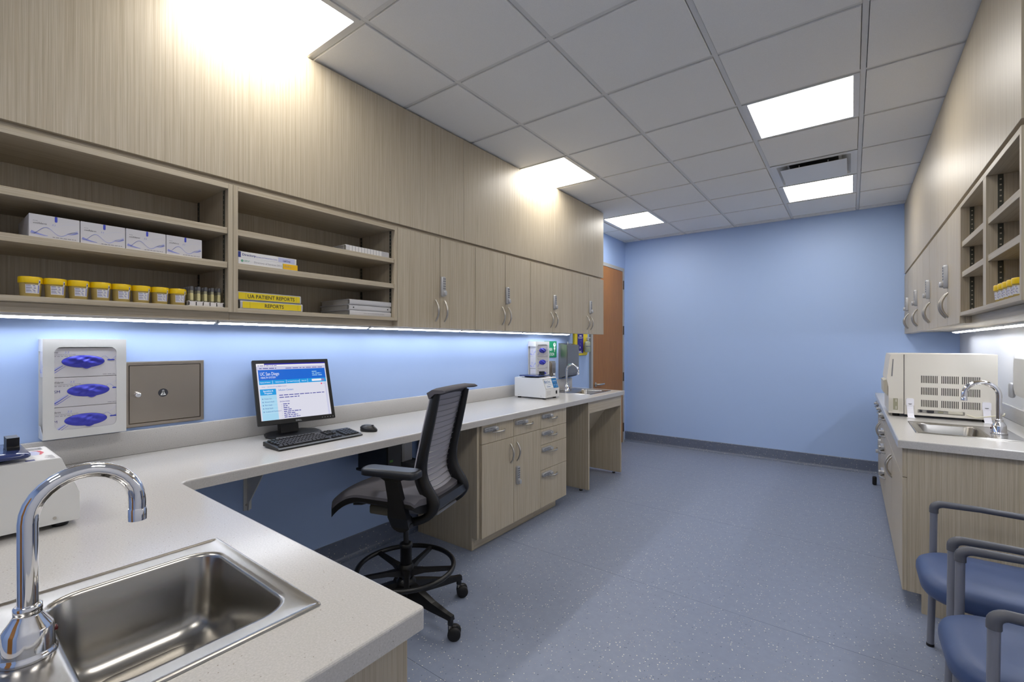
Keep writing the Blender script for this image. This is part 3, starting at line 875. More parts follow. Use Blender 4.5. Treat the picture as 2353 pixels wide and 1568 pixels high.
# specimen cups
def cup(x, y, z, face, label, group):
    t = thing('specimen_cup', label, 'specimen cup', (x, y, z), group)
    b = MB(); b.lathe([(.0245, 0), (.0252, .001), (.0282, .050)], (x, y, z), 'cup_body', 28); b.build('cup', t)
    b = MB(); b.lathe([(.0302, .048), (.0308, .050), (.0308, .066), (.0295, .069), (.0288, .0695)], (x, y, z), 'lid_yellow', 28)
    for k in range(0): pass
    b.build('lid', t)
    a0 = math.atan2(face[1], face[0])
    def S(a, h, o=.0004):
        r = .0252 + (.0282 - .0252) * (h - .001) / .049 + o
        return (x + r * math.cos(a0 + a), y + r * math.sin(a0 + a), z + h)
    b = MB(); n = 10
    L0 = [S(-.68 + 1.36 * i / n, .012) for i in range(n + 1)]; L1 = [S(-.68 + 1.36 * i / n, .042) for i in range(n + 1)]
    b.loft([L0, L1], 'paper', False, False, False)
    tb = [S(.45 + .22 * i / 3, .0415, .0005) for i in range(4)]
    rt = .0312 - .0282
    tc = [S(.47 + .16 * i / 3, .060, .0026) for i in range(4)]
    b.loft([tb, [S(.45 + .2 * i / 3, .047, .0028) for i in range(4)], tc], 'paper', False, False, False)
    for j, h in enumerate((.0385, .034, .0295, .025, .0205, .016)):
        e = (.2, .35, .45, .1, .3, .5)[j]
        for s0, s1 in ((-.62, -.62 + .35 + e * .4), (-.62 + .5 + e * .4, .1 + e * .4)):
            b.loft([[S(s0 + (s1 - s0) * i / 4, h, .0008) for i in range(5)], [S(s0 + (s1 - s0) * i / 4, h + .0016, .0008) for i in range(5)]], 'print_lilac' if j % 2 else 'print_navy', False, False, False)
    b.loft([[S(.46 + .14 * i / 2, .014, .0008) for i in range(3)], [S(.46 + .14 * i / 2, .0405, .0008) for i in range(3)]], 'print_lilac', False, False, False)
    b.loft([[S(.50 + .10 * i / 2, .049, .0032) for i in range(3)], [S(.50 + .10 * i / 2, .056, .0032) for i in range(3)]], 'print_navy', False, False, False)
    b.build('label', t, recalc=False)
    return t
c0 = cup(-2.277, .257, 1.5672, (1, .12), 'yellow lidded specimen cup on the bottom left shelf, leftmost of eight', 'specimen cups on the left shelf')
for k in range(1, 8):
    dup(c0, (-2.277, .257 + .0612 * k, 1.5672), 'yellow lidded specimen cup on the bottom left shelf, ' + (ORD[k] if k < 7 else 'rightmost, next to the tube rack'))
c1 = cup(.480, 2.58, 1.5672, (-.85, -.53), 'yellow lidded specimen cup on the right shelf, farthest of five', 'specimen cups on the right shelf')
for k in range(1, 5):
    dup(c1, (.480, 2.58 - .0625 * k, 1.5672), 'yellow lidded specimen cup on the right shelf, ' + ['', 'second farthest of five', 'middle one of five', 'second nearest of five', 'nearest of five'][k])
# tube rack and tubes
t = thing('tube_rack', 'white tube rack beside the specimen cups on the bottom left shelf', 'rack', (-2.325, .781, 1.5672))
b = MB(); b.rbox(-2.398, -2.252, .7165, .853, 1.5672, 1.571, 'rack_white', .001)
for i in range(6):
    yy = .7165 + i * .0262
    b.rbox(-2.398, -2.252, yy, yy + .0055, 1.571, 1.590, 'rack_white', .001)
for i in range(6):
    xx = -2.398 + i * .0281
    b.rbox(xx, xx + .0055, .7165, .853, 1.571, 1.588, 'rack_white', .001)
b.build('tray', t)
def tube(x, y, z, label):
    t = thing('test_tube', label, 'test tube', (x, y, z), 'capped test tubes in the rack')
    b = MB(); b.lathe([(.003, 0), (.0058, .003), (.0065, .006), (.0065, .064)], (x, y, z), 'tube_glass', 14); b.build('glass', t)
    b = MB(); b.lathe([(.0067, .022), (.0067, .052)], (x, y, z), 'tube_label', 14, cap=False); b.build('label', t)
    b = MB(); b.lathe([(.0072, .0642), (.0074, .066), (.0074, .079), (.0066, .081)], (x, y, z), 'tube_cap', 14); b.build('cap', t)
    return t
t0 = None
names = ['first', 'second', 'third', 'fourth', 'fifth']
for j in range(4):
    for i in range(5):
        y = .7325 + i * .0262; x = -2.2655 - j * .0281
        lab = ('grey capped test tube in the front row of the rack, %s from left' % names[i]) if j == 0 else 'grey capped test tube in the %s row of the rack, %s from left' % (('', 'second', 'third', 'rear')[j], names[i])
        if t0 is None: t0 = tube(x, y, 1.5718, lab)
        else: dup(t0, (x, y, 1.5718), lab)
# books and binders lying flat
def binder(label, y0, y1, z0, z1, xf, dep, cover, group=None, spine=None, name='ring_binder', cat='binder'):
    t = thing(name, label, cat, (xf - dep / 2, (y0 + y1) / 2, z0), group)
    T = .0028
    b = MB(); P = []
    rr = min(.008, (z1 - z0) * .3)
    sec = [(xf - dep, z0), (xf - rr, z0), (xf - .002, z0 + rr * .3), (xf, z0 + rr), (xf, z1 - rr), (xf - .002, z1 - rr * .3), (xf - rr, z1), (xf - dep, z1)]
    inn = [(xf - dep, z0 + T), (xf - rr - .001, z0 + T), (xf - T, z0 + rr + .001), (xf - T, z1 - rr - .001), (xf - rr - .001, z1 - T), (xf - dep, z1 - T)]
    b.prism(sec + inn[::-1], FNY(y1), 0, y1 - y0, cover); b.build('cover', t)
    b = MB(); b.box(xf - dep + .006, xf - .03, y0 + .006, y1 - .012, z0 + T + .0006, z1 - T - .0006, 'page_white'); b.build('pages', t)
    if spine:
        b = MB(); spine(b, FLW(xf, y0, z0), y1 - y0, z1 - z0); b.build('spine_print', t)
    return t
def sp_reports(txt, pad0, pad1):
    def f(b, fr, W_, H_):
        b.rect(pad0, W_ - pad1, .005, H_ - .005, fr, .0004, 'label_yellow')
        for a in (pad0 + .032, W_ - pad1 - .018): b.rect(a, a + .0006, .006, H_ - .006, fr, .0007, 'print_black')
        b.text(txt, W_ / 2 + .006, H_ / 2 - .0085, .0175, fr, .0008, 'print_black', 'c', bold=.012, sx=.92)
    return f
binder('grey binder with a yellow spine label reading REPORTS, lower of the two', .9155, 1.2105, 1.5672, 1.6065, -2.240, .29, 'binder_grey', 'binders with yellow labels', sp_reports('REPORTS', .010, .008))
binder('grey binder with a yellow spine label reading UA PATIENT REPORTS', .9035, 1.2035, 1.6075, 1.648, -2.244, .29, 'binder_grey', 'binders with yellow labels', sp_reports('UA PATIENT REPORTS', .006, .006))
b = MB(); b.prism([(0, 0), (.05, 0), (.046, .008), (.026, .018), (0, .020)], FLW(-2.34, .9005, 1.6485), -.05, 0, 'black_plastic'); o = b.build('desk_tool', None, (-2.365, .92, 1.6485))
tag(o, 'small black object lying on the UA patient reports binder', 'desk tool')
def sp_low(b, fr, W_, H_): b.text('UCSD LAB POLICIES AND PROCEDURES', W_ / 2 + .02, H_ / 2 - .003, .0058, fr, .0005, 'print_grey', 'c')
binder('white binder with grey lettering on its spine, bottom of three', 1.491, 1.7755, 1.5672, 1.5975, -2.254, .30, 'binder_white', 'stacked white binders', sp_low)
t = binder('white binder with two dark spine holes, middle of three', 1.488, 1.7755, 1.5982, 1.6285, -2.256, .30, 'binder_white', 'stacked white binders')
for a in (1.516, 1.7515):
    b = MB(); b.cyl((-2.2558, a, 1.6134), (-2.2552, a, 1.6134), .0042, 'print_black', 12); b.build('finger_hole', t)
binder('plain white binder on top of the stack of three', 1.489, 1.7755, 1.6292, 1.6592, -2.252, .30, 'binder_white', 'stacked white binders')
def sp_rib(b, fr, W_, H_):
    b.rect(.02, W_ - .004, .002, H_ - .002, fr, .0003, 'binder_grey')
    for i in range(11): b.rect(.022 + i * .020, .037 + i * .020, .003, H_ - .003, fr, .0006, 'paper')
binder('white binder lying alone on the upper shelf under the soffit', 1.462, 1.753, 1.9252, 1.9605, -2.246, .29, 'binder_white', None, sp_rib)
def sp_dir1(b, fr, W_, H_):
    b.rect(.0, .0115, .001, H_ - .001, fr, .0004, 'print_navy')
    b.text('Directory', .018, .010, .0105, fr, .0005, 'print_navy', bold=.015)
    b.text('of Services and Interpretive Guide', .069, .010, .0055, fr, .0005, 'print_blue')
    b.rect(.18, .262, .004, H_ - .003, fr, .0004, 'print_pale')
    b.text('LabCorp', .203, .009, .0075, fr, .0008, 'print_navy', slant=.2, bold=.02)
def sp_dir2(b, fr, W_, H_):
    b.rect(.203, W_ - .0005, .001, H_ - .001, fr, .0004, 'label_amber'); b.rect(.2015, .2032, .001, H_ - .001, fr, .0005, 'sign_green')
    b.prism([(.017 + .006 * math.cos(a * .524), .0145 + .006 * math.sin(a * .524)) for a in range(12)], fr, .0002, .0005, 'print_green')
    b.lines(.026, .05, .016, .002, fr, .0005, 'print_green', .01, 2); b.lines(.026, .046, .012, .002, fr, .0005, 'print_green', .01, 5)
    b.text('Directory of Services 2012', .069, .010, .0085, fr, .0005, 'print_grey')
    b.lines(.21, .24, .016, .0016, fr, .0006, 'print_grey', .008, 2); b.lines(.21, .245, .0115, .0016, fr, .0006, 'print_grey', .008, 3)
def book(label, y0, y1, z0, z1, xf, dep, sp):
    t = thing('directory_book', label, 'book', (xf - dep / 2, (y0 + y1) / 2, z0), 'directories on the middle shelf')
    b = MB(); b.rbox(xf - .003, xf, y0, y1, z0, z1, 'paper', .0008); b.box(xf - dep, xf - .003, y0, y1, z0, z0 + .0012, 'paper'); b.box(xf - dep, xf - .003, y0, y1, z1 - .0012, z1, 'paper'); b.build('cover', t)
    b = MB(); b.box(xf - dep + .002, xf - .0035, y0 + .001, y1 - .001, z0 + .0015, z1 - .0015, 'page_white'); b.build('pages', t)
    b = MB(); sp(b, FLW(xf, y0, z0), y1 - y0, z1 - z0); b.build('spine_print', t)
book('white directory with a yellow spine end, lower of the two', .9035, 1.180, 1.7724, 1.8005, -2.232, .22, sp_dir2)
book('white directory with a navy spine end, upper of the two', .9035, 1.174, 1.8012, 1.8295, -2.233, .22, sp_dir1)
# ================================================================== THINGS ON THE LEFT WALL
def oval(a, b_, ra, rb, n=28): return [(a + ra * math.cos(2 * math.pi * i / n), b_ + rb * math.sin(2 * math.pi * i / n)) for i in range(n)]
def glove_carton(label, xf, yc, z0, h, size, group):
    """carton on its long side, opening to the room; yc = middle of the opening"""
    t = thing('glove_carton', label, 'glove carton', (xf - .04, yc, z0), group)
    y0, y1 = yc - .117, yc + .117
    b = MB(); b.rbox(xf - .078, xf, y0, y1, z0, z0 + h - .0015, 'white_card', .0015); b.build('carton', t)
    fr = FLW(xf, yc, z0)
    oc = h * .52
    b = MB(); b.prism(oval(0, oc, .0665, .0262), fr, .0002, .0006, 'print_grey')
    b.text('confiderm', -.128 + .013, oc + .0335, .0085, fr, .0005, 'print_black', slant=.25, sx=.8); b.text('3.5', -.057, oc + .0335, .0085, fr, .0005, 'print_lilac', slant=.2)
    b.text('NITRILE EXAMINATION GLOVES', -.114, oc + .0262, .0043, fr, .0005, 'print_grey', sx=1.05)
    b.lines(-.114, .012, oc + .021, .002, fr, .0005, 'print_grey', .012, 4)
    b.text(size, -.086, oc - .005, .011, fr, .0005, 'print_navy', 'r')
    pts = [(-.062, oc - .012), (-.075, oc - .022), (-.088, oc - .033), (-.102, oc - .043), (-.116, oc - .047)]
    b.ribbon(pts, [.001, .003, .0045, .005, .004], fr, .0005, 'print_pale'); b.ribbon([(a, c - .004) for a, c in pts], [.0008, .001, .0014, .0018, .001], fr, .0007, 'print_blue')
    b.ribbon([(a + .008, c - .007) for a, c in pts], [.0005, .0006, .0008, .001, .0008], fr, .0007, 'print_blue')
    b.prism(rrect(.087, oc + .005, .012, .0026, .0024, 3), fr, .0003, .0006, 'print_blue')
    b.ribbon([(.055 + .006 * i, oc + .014 + .008 * math.sin(i * .9)) for i in range(10)], [.0006] * 10, fr, .0006, 'print_lilac')
    b.ribbon([(.050 + .006 * i, oc + .018 + .0004 * i ** 2 * 1.2) for i in range(9)], [.0004] * 9, fr, .0006, 'print_pale')
    b.lines(.06, .112, .006, .002, fr, .0005, 'print_grey', .01, 6)
    b.build('print', t)
    fs = FNY(y0, xf - .078, z0); b = MB(); waves(b, fs, .0005, .008, .069, .008, .105); b.lines(.01, .06, .02, .002, fs, .0007, 'print_lilac', .01, 2); b.build('side_print', t)
    # bunched glove showing in the opening
    b = MB(); rn = random.Random(int(z0 * 1000)); nr, na = 7, 40; loops = []
    for j in range(nr + 1):
        s = 1 - j / nr
        lp = []
        for i in range(na):
            a = 2 * math.pi * i / na
            x_, y_ = .0655 * s * math.cos(a), .0252 * s * math.sin(a)
            hgt = .0012 + .006 * (1 - s ** 3) + (.0024 * math.sin(x_ * 90 + y_ * 210 + 1.3) + .0016 * math.sin(x_ * 210 - y_ * 320)) * (1 - s ** 4)
            lp.append((xf + max(hgt, .0008), yc + x_, z0 + oc + y_))
        loops.append(lp)
    b.loft(loops, 'glove_blue', False, True); b.build('glove', t)
    b = MB(); b.loft([[(xf + .004 + .002 * math.sin(q), yc + .012 + .03 * i / 8 - .018, z0 + oc - .024 - .006 * math.sin(math.pi * i / 8) * k) for i, q in enumerate([v * .8 for v in range(9)])] for k in (0, .6, 1)], 'glove_blue', False, False, False); b.build('glove_tip', t)
    return t
def dispenser(which, y0, y1, z0, z1, xf, cartons, group):
    t = thing('glove_dispenser', which, 'glove dispenser', (-2.59, (y0 + y1) / 2, z0), 'wall glove dispensers')
    xb = XL + .001
    fr = FLW(xf, y0, z0); W_, H_ = y1 - y0, z1 - z0
    outer = rrect(W_ / 2, H_ / 2, W_ / 2, H_ / 2, .0015, 6); inner = rrect(W_ / 2, H_ / 2, W_ / 2 - .033, H_ / 2 - .033, .022, 6)
    b = MB(); b.window(outer, inner, fr, -.002, 0, 'white_metal'); b.build('front_plate', t)
    b = MB(); b.box(xb, xb + .0015, y0, y1, z0, z1, 'white_metal'); b.build('back_plate', t)
    b = MB(); b.box(xb + .0015, xf - .002, y0, y1, z1 - .002, z1, 'white_metal'); b.build('top_plate', t)
    b = MB(); b.box(xb + .0015, xf - .002, y0, y1, z0, z0 + .002, 'white_metal'); b.build('bottom_plate', t)
    for s, ya in ((0, y0), (1, y1 - .0015)):
        for za, zb in ((z0 + .002, z0 + .05), (z1 - .05, z1 - .002)):
            b = MB(); yv = ya
            b.add([(xb + .0015, yv, za), (xf - .002, yv, za), (xf - .002, yv, za + .012 if za == z0 + .002 else zb), (xb + .035, yv, zb), (xb + .0015, yv, zb),
                   (xb + .0015, yv + .0015, za), (xf - .002, yv + .0015, za), (xf - .002, yv + .0015, za + .012 if za == z0 + .002 else zb), (xb + .035, yv + .0015, zb), (xb + .0015, yv + .0015, zb)],
                  [(0, 1, 2, 3, 4), (9, 8, 7, 6, 5), (0, 5, 6, 1), (1, 6, 7, 2), (2, 7, 8, 3), (3, 8, 9, 4), (4, 9, 5, 0)], 'white_metal'); b.build('side_tab', t)
    h = .1205
    for k, (dy, size, lab) in enumerate(cartons):
        glove_carton(lab, xf - .0032, (y0 + y1) / 2 + dy, z0 + .0055 + h * (2 - k), h, size, group)
dispenser('white metal glove dispenser on the left wall beside the steel hatch', .3205, .5775, 1.024, 1.4255, -2.546,
          ((-.009, 'M', 'top carton of blue gloves in the near dispenser'), (.007, 'SM', 'middle carton of blue gloves in the near dispenser'), (-.001, 'M', 'bottom carton of blue gloves in the near dispenser')), 'cartons in the near glove dispenser')
dispenser('white metal glove dispenser behind the far small centrifuge', 3.797, 4.054, 1.03, 1.4315, -2.546,
          ((.004, 'L', 'top carton of blue gloves in the far dispenser'), (.002, 'M', 'middle carton of blue gloves in the far dispenser'), (.005, 'S', 'bottom carton of blue gloves in the far dispenser')), 'cartons in the far glove dispenser')
# stainless pass-through hatch
t = thing('specimen_hatch', 'square stainless steel specimen hatch set in the blue wall', 'hatch', (-2.63, .746, 1.023))
b = MB(); fr = FLW(XL, 0, 0)
y0, y1, z0, z1 = .588, .904, 1.0225, 1.3235
R = lambda ins: rrect((y0 + y1) / 2, (z0 + z1) / 2, (y1 - y0) / 2 - ins, (z1 - z0) / 2 - ins, .002, 2)
P = lambda pl, d: [(XL + d, a, c) for a, c in pl]
b.loft([P(R(0), .001), P(R(0), .010), P(R(.004), .014), P(R(.016), .014), P(R(.018), .010), P(R(.018), .001)], 'steel_brushed', False, False, True, False); b.build('frame', t)
b = MB(); b.rbox(XL + .001, XL + .013, .607, .885, 1.0415, 1.3045, 'steel_brushed', .001); d = b.build('door', t)
b = MB(); b.lathe([(.011, 0), (.014, .002), (.014, .006), (.009, .009), (.009, .016), (.012, .019), (.0115, .026), (.008, .0285)], (XL + .0132, .634, 1.172), 'chrome', 20, (1, 0, 0)); b.build('knob', d)
b = MB(); fr = FLW(XL + .0132)
b.prism(oval(.733, 1.1735, .0195, .0195, 28), fr, 0, .0008, 'print_black')
q = 1.1735
b.flat([(.733 - .0035, q + .0125), (.733 + .0035, q + .0125), (.733 + .0035, q + .003), (.733 + .011, q - .0115), (.733 - .011, q - .0115), (.733 - .0035, q + .003)], fr, .001, 'sign_white')
b.flat([(.733 - .0022, q + .011), (.733 + .0022, q + .011), (.733 + .0022, q + .0025), (.733 + .0045, q - .002), (.733 - .0045, q - .002), (.733 - .0022, q + .0025)], fr, .0012, 'print_black')
b.flat([(.733 - .006, q - .006), (.733 + .004, q - .003), (.733 + .006, q - .0075), (.733 - .004, q - .0095)], fr, .0012, 'print_black')
b.build('emblem', d)
# eye wash sign
t = thing('eyewash_sign', 'green sign with white lettering behind the far glove dispenser', 'sign', (XL + .003, 4.225, 1.257))
b = MB(); b.rbox(XL + .0008, XL + .004, 4.10, 4.350, 1.257, 1.4365, 'sign_green', .001); b.build('plate', t)
b = MB(); fr = FLW(XL + .004, 4.10, 1.257)
b.text('EYE WASH', .155, .074, .034, fr, .0004, 'sign_white', 'r', bold=.015, sx=.62); b.text('STATION', .197, .020, .034, fr, .0004, 'sign_white', 'r', bold=.015, sx=.78)
b.prism(oval(.205, .140, .026, .022, 20), fr, .0002, .0005, 'sign_white'); b.prism(oval(.205, .148, .009, .008, 14), fr, .0003, .0009, 'sign_green')
b.rect(.190, .220, .098, .108, fr, .0005, 'sign_white'); b.flat([(.186, .098), (.224, .098), (.212, .082), (.198, .082)], fr, .0005, 'sign_white'); b.rect(.2, .21, .062, .084, fr, .0005, 'sign_white')
for i in range(3): b.rect(.194 + i * .009, .199 + i * .009, .109, .124, fr, .0005, 'sign_white')
b.build('lettering', t)
# soap dispenser
t = thing('soap_dispenser', 'narrow stainless steel soap dispenser beside the far towel dispenser', 'soap dispenser', (-2.59, 4.145, 1.05))
b = MB(); b.rbox(XL + .001, -2.555, 4.095, 4.192, 1.062, 1.222, 'steel_brushed', .004, 2); b.build('body', t)
b = MB(); b.rbox(-2.5545, -2.545, 4.105, 4.182, 1.095, 1.206, 'steel_brushed', .003, 2); b.build('front_cover', t)
b = MB(); b.cyl((-2.575, 4.1435, 1.061), (-2.575, 4.1435, 1.042), .008, 'black_plastic', 12); b.build('nozzle', t)
b = MB(); b.cyl((-2.5448, 4.1435, 1.082), (-2.534, 4.1435, 1.082), .011, 'white_plastic', 14); b.build('push_button', t)
# paper towel dispenser
t = thing('towel_dispenser', 'stainless steel paper towel dispenser on the wall by the far sink', 'towel dispenser', (-2.585, 4.53, 1.03))
b = MB()
zz = [(.0, 1.415), (.108, 1.395), (.108, 1.080), (.100, 1.052), (.03, 1.030), (.0, 1.020)]
b.prism([(XL + .001 + a, c) for a, c in zz], FNY(4.668), 0, .272, 'steel_brushed'); b.build('body', t)
b = MB(); b.prism([(XL + .113, 1.390), (XL + .111, 1.390), (XL + .111, 1.085), (XL + .113, 1.085)], FNY(4.664), 0, .264, 'steel_brushed'); b.build('front_cover', t)
b = MB(); b.prism([(XL + .03, 1.0305), (XL + .098, 1.0515), (XL + .098, 1.044), (XL + .03, 1.0225)], FNY(4.64), 0, .216, 'black_plastic'); b.build('towel_slot', t)
b = MB(); b.cyl((XL + .06, 4.50, 1.4045), (XL + .06, 4.50, 1.414), .006, 'nickel', 10); b.rbox(XL + .052, XL + .068, 4.497, 4.503, 1.414, 1.434, 'nickel', .002); b.build('key', t)
# yellow pouch with purple notice, and pump bottle
t = thing('isolation_pouch', 'yellow wall pouch with a purple notice beside the wooden door', 'pouch', (-2.63, 4.895, 1.267))
b = MB(); lo = []
for d, ins in ((.001, 0), (.016, 0), (.022, .008)): lo.append([(XL + d, a, c) for a, c in rrect(4.895, 1.475, .168 - ins, .208 - ins, .03, 4)])
b.loft(lo, 'bag_yellow', True, True); b.build('pouch', t)
b = MB(); b.rbox(XL + .0225, XL + .0245, 4.797, 4.942, 1.294, 1.655, 'poster_purple', .0006); b.build('notice', t)
b = MB(); fr = FLW(XL + .0245, 4.797, 1.294)
b.text('Blood', .012, .012, .024, fr, .0006, 'sign_white', bold=.03); b.lines(.015, .12, .004, .005, fr, .0006, 'sign_white', .03, 2)
b.rect(.045, .10, .204, .216, fr, .0006, 'sign_white'); b.lines(.01, .13, .19, .005, fr, .0006, 'sign_white', .03, 3); b.lines(.02, .12, .178, .005, fr, .0006, 'sign_white', .03, 5)
b.prism(oval(.06, .07, .008, .014, 14), fr, .0004, .0008, 'sign_white')
b.ribbon([(.06, .12), (.075, .11), (.07, .095)], [.003, .003, .002], fr, .0006, 'print_lilac'); b.ribbon([(.08, .16), (.086, .14)], [.003, .002], fr, .0006, 'print_lilac')
b.build('notice_print', t)
t = thing('pump_bottle', 'clear pump bottle of hand gel held beside the yellow pouch', 'bottle', (-2.587, 4.995, 1.305))
def ell(cx, cy, rx, ry, z, n=22): return [(cx + rx * math.cos(2 * math.pi * i / n), cy + ry * math.sin(2 * math.pi * i / n), z) for i in range(n)]
b = MB(); cx, cy = -2.585, 4.992
b.loft([ell(cx, cy, .022, .05, 1.306), ell(cx, cy, .027, .060, 1.313), ell(cx, cy, .027, .060, 1.42), ell(cx, cy, .024, .05, 1.433), ell(cx, cy, .013, .014, 1.442), ell(cx, cy, .013, .014, 1.455)], 'bottle_clear'); b.build('bottle', t)
b = MB(); b.cyl((cx, cy, 1.4555), (cx, cy, 1.468), .015, 'white_plastic', 14); b.cyl((cx, cy, 1.468), (cx, cy, 1.476), .006, 'white_plastic', 10); b.rbox(cx - .012, cx + .03, cy - .022, cy + .022, 1.476, 1.485, 'white_plastic', .003); b.build('pump', t)
b = MB(); n = 8
for zz0, zz1, mt in ((1.375, 1.381, 'print_navy'), (1.398, 1.402, 'print_grey'), (1.348, 1.352, 'print_grey'), (1.33, 1.336, 'print_green')):
    w0, w1 = (-1.3, 1.3) if mt == 'print_navy' else (-.5, .5)
    b.loft([[(cx + .0276 * math.cos(w0 + (w1 - w0) * i / n), cy + .0606 * math.sin(w0 + (w1 - w0) * i / n), z_) for i in range(n + 1)] for z_ in (zz0, zz1)], mt, False, False, False)
b.build('label_print', t, recalc=False)
b = MB(); b.rbox(XL + .0255, cx - .0275, 4.96, 5.024, 1.33, 1.40, 'white_plastic', .001); b.build('holder', t)
# ================================================================== RIGHT WALL
t = thing('towel_dispenser', 'white plastic dispenser on the right wall above the sink', 'dispenser', (.80, 3.80, 1.09))
b = MB(); lo = []
for d, ins in ((.001, .0), (.07, .004), (.092, .016), (.10, .04)): lo.append([(XR - d, a, c) for a, c in rrect(3.79, 1.225, .15 - ins, .135 - ins, .03, 5)])
b.loft(lo, 'white_plastic', True, True); b.build('cover', t)
b = MB(); b.rbox(XR - .112, XR - .085, 3.915, 3.955, 1.085, 1.175, 'lock_grey', .012, 3); b.build('lever', t)
b = MB(); fr = FPY(3.9395, XR, 1.215)
for i in range(4): b.rect(.03, .042, -.07 + i * .035, -.05 + i * .035, fr, .0006, 'print_lilac')
b.build('print', t)
# ================================================================== CENTRIFUGES
def centrifuge(label, org, f, s, kind):
    """org = front corner on the worktop, f = forward, s = direction of the width"""
    o, f, s = Vector(org), Vector(f), Vector(s); u = Vector((0, 0, 1))
    D, W_ = .348, .237
    c = o - f * D / 2 + s * W_ / 2
    t = thing('centrifuge', label, 'centrifuge', (c.x, c.y, o.z), 'small white centrifuges')
    side = (tuple(o), tuple(f), (0, 0, 1), tuple(s))
    b = MB()
    prof = [(-D, .014), (-.002, .014), (0, .016), (0, .088), (-.036, .190), (-.040, .192), (-D, .192)]
    b.prism(prof, side, 0, W_, 'white_metal'); b.build('case', t)
    for a in (-.035, -D + .035):
        for w_ in (.03, W_ - .03):
            p = o + f * a + s * w_
            b = MB(); b.lathe([(.016, .0003), (.018, .004), (.014, .0138)], tuple(p), 'rubber_black', 14); b.build('foot', t)
    # sloping front panel frame: right = s or -s so that text reads from the front
    r = (u.cross(f)).normalized()   # to the right when facing the machine
    if r.dot(s) < 0: a_off = W_
    else: a_off = 0
    sl = (f * -.036 + u * .102).normalized(); nn = r.cross(sl).normalized()
    if nn.dot(f) < 0: nn = -nn
    base = o + u * .088 + (s * W_ if r.dot(s) < 0 else s * 0)
    frp = (tuple(base), tuple(r), tuple(sl), tuple(nn))
    h = math.hypot(.036, .102)
    b = MB()
    b.rect(.006, W_ - .006, .008, h - .006, frp, .0006, 'print_black')
    b.rect(.008, .142, .010, h - .008, frp, .0009, 'panel_white'); b.rect(.144, W_ - .008, .010, h - .008, frp, .0009, 'panel_blue')
    if kind == 'far':
        b.text('LabCorp', .031, .066, .019, frp, .0013, 'brand_blue', slant=.1, bold=.02, sx=.85); b.ribbon([(.018, .085), (.022, .075), (.020, .063), (.027, .054)], [.003, .005, .004, .002], frp, .0013, 'brand_blue')
        b.ribbon([(.024, .09), (.028, .078), (.026, .066)], [.002, .002, .002], frp, .0013, 'brand_blue')
        b.rect(.03, .12, .058, .060, frp, .0013, 'brand_blue')
        b.text('horizon', .036, .022, .014, frp, .0013, 'brand_blue', slant=.1, bold=.02)
        b.ribbon([(.04, .040), (.075, .046), (.115, .044), (.128, .036)], [.0006, .001, .0012, .0006], frp, .0013, 'brand_blue')
        b.lines(.155, .215, .074, .004, frp, .0013, 'sign_white', .02, 2)
        b.text('START', .157, .033, .007, frp, .0013, 'sign_white'); b.text('STOP', .200, .033, .007, frp, .0013, 'sign_white'); b.lines(.2, .22, .022, .003, frp, .0013, 'sign_white', .02, 4)
    b.build('control_panel', t)
    for a, z_ in ((.170, .052), (.208, .052)):
        p = Vector(base) + r * a + sl * z_ + nn * .0015
        b = MB(); b.cyl(tuple(p), tuple(p + nn * .004), .005, 'mech_grey', 12); b.build('button', t)
    fr0 = (tuple(base - u * .088), tuple(r), (0, 0, 1), tuple(f))
    b = MB(); b.prism(rrect(W_ - .052, .056, .011, .015, .002, 2), fr0, .0002, .004, 'black_plastic'); b.build('power_switch', t)
    b = MB()
    for i in range(3): b.lines(.02, .09, .066 - i * .013, .003, fr0, .0006, 'print_grey', .016, i)
    b.build('fine_print', t)
    for a in (-.05, -D + .05):
        p = o + f * a + u * .03
        b = MB(); b.cyl(tuple(p - s * .0002), tuple(p - s * .002), .004, 'nickel', 8); b.build('screw', t)
    # label sheet on top, in front of the lid
    top = (tuple(base - u * .088 + u * .192), tuple(r), tuple(-f), (0, 0, 1))
    b = MB(); b.rect(.006, W_ - .006, .042, .15, top, .0004, 'paper')
    b.prism(oval(W_ * .55, .075, .035, .016, 18), top, .0004, .0006, 'print_pale')
    b.ribbon([(.095, .066), (.125, .058), (.16, .062), (.165, .075)], [.002, .004, .004, .001], top, .0009, 'print_red'); b.ribbon([(.09, .085), (.12, .095), (.155, .090)], [.002, .003, .001], top, .0009, 'print_green')
    b.rect(.012, .03, .085, .103, top, .0008, 'print_navy')
    for i in range(5): b.rect(.016 + i * .011, .0195 + i * .011, .046, .056 + .004 * (i % 3), top, .0009, 'print_grey'); b.rect(.18 + i * .009, .184 + i * .009, .05, .09 - .004 * (i % 3), top, .0009, 'print_grey')
    b.build('instruction_sheet', t)
    m0 = o + s * W_ / 2 + u * .1925 - f * .20
    rr = Vector(r); ff = -f
    def ring(hx, hy, r_, dz): return [tuple(m0 + rr * a + ff * c_ + u * dz) for a, c_ in rrect(0, 0, hx, hy, r_, 5)]
    b = MB(); b.loft([ring(.088, .088, .086, .0003), ring(.098, .098, .09, .010)], 'black_plastic'); b.build('lid_rim', t)
    b = MB(); b.loft([ring(.112, .106, .02, .0103), ring(.114, .108, .022, .013), ring(.114, .108, .022, .018), ring(.108, .102, .02, .022), ring(.06, .06, .03, .0235)], 'lid_blue'); b.build('lid', t)
    b = MB(); fr2 = (tuple(m0 + f * .082 + u * .0222), tuple(r), (0, 0, 1), tuple(f))
    b.prism([(-.034, 0), (.034, 0), (.034, .008), (.028, .012), (.030, .034), (-.030, .034), (-.028, .012), (-.034, .008)], fr2, -.012, .012, 'black_plastic'); b.build('latch', t)
centrifuge('white bench centrifuge cut off by the left edge of the picture, beside the near faucet', (-1.740, .292, ZT), (0, 1, 0), (-1, 0, 0), 'near')
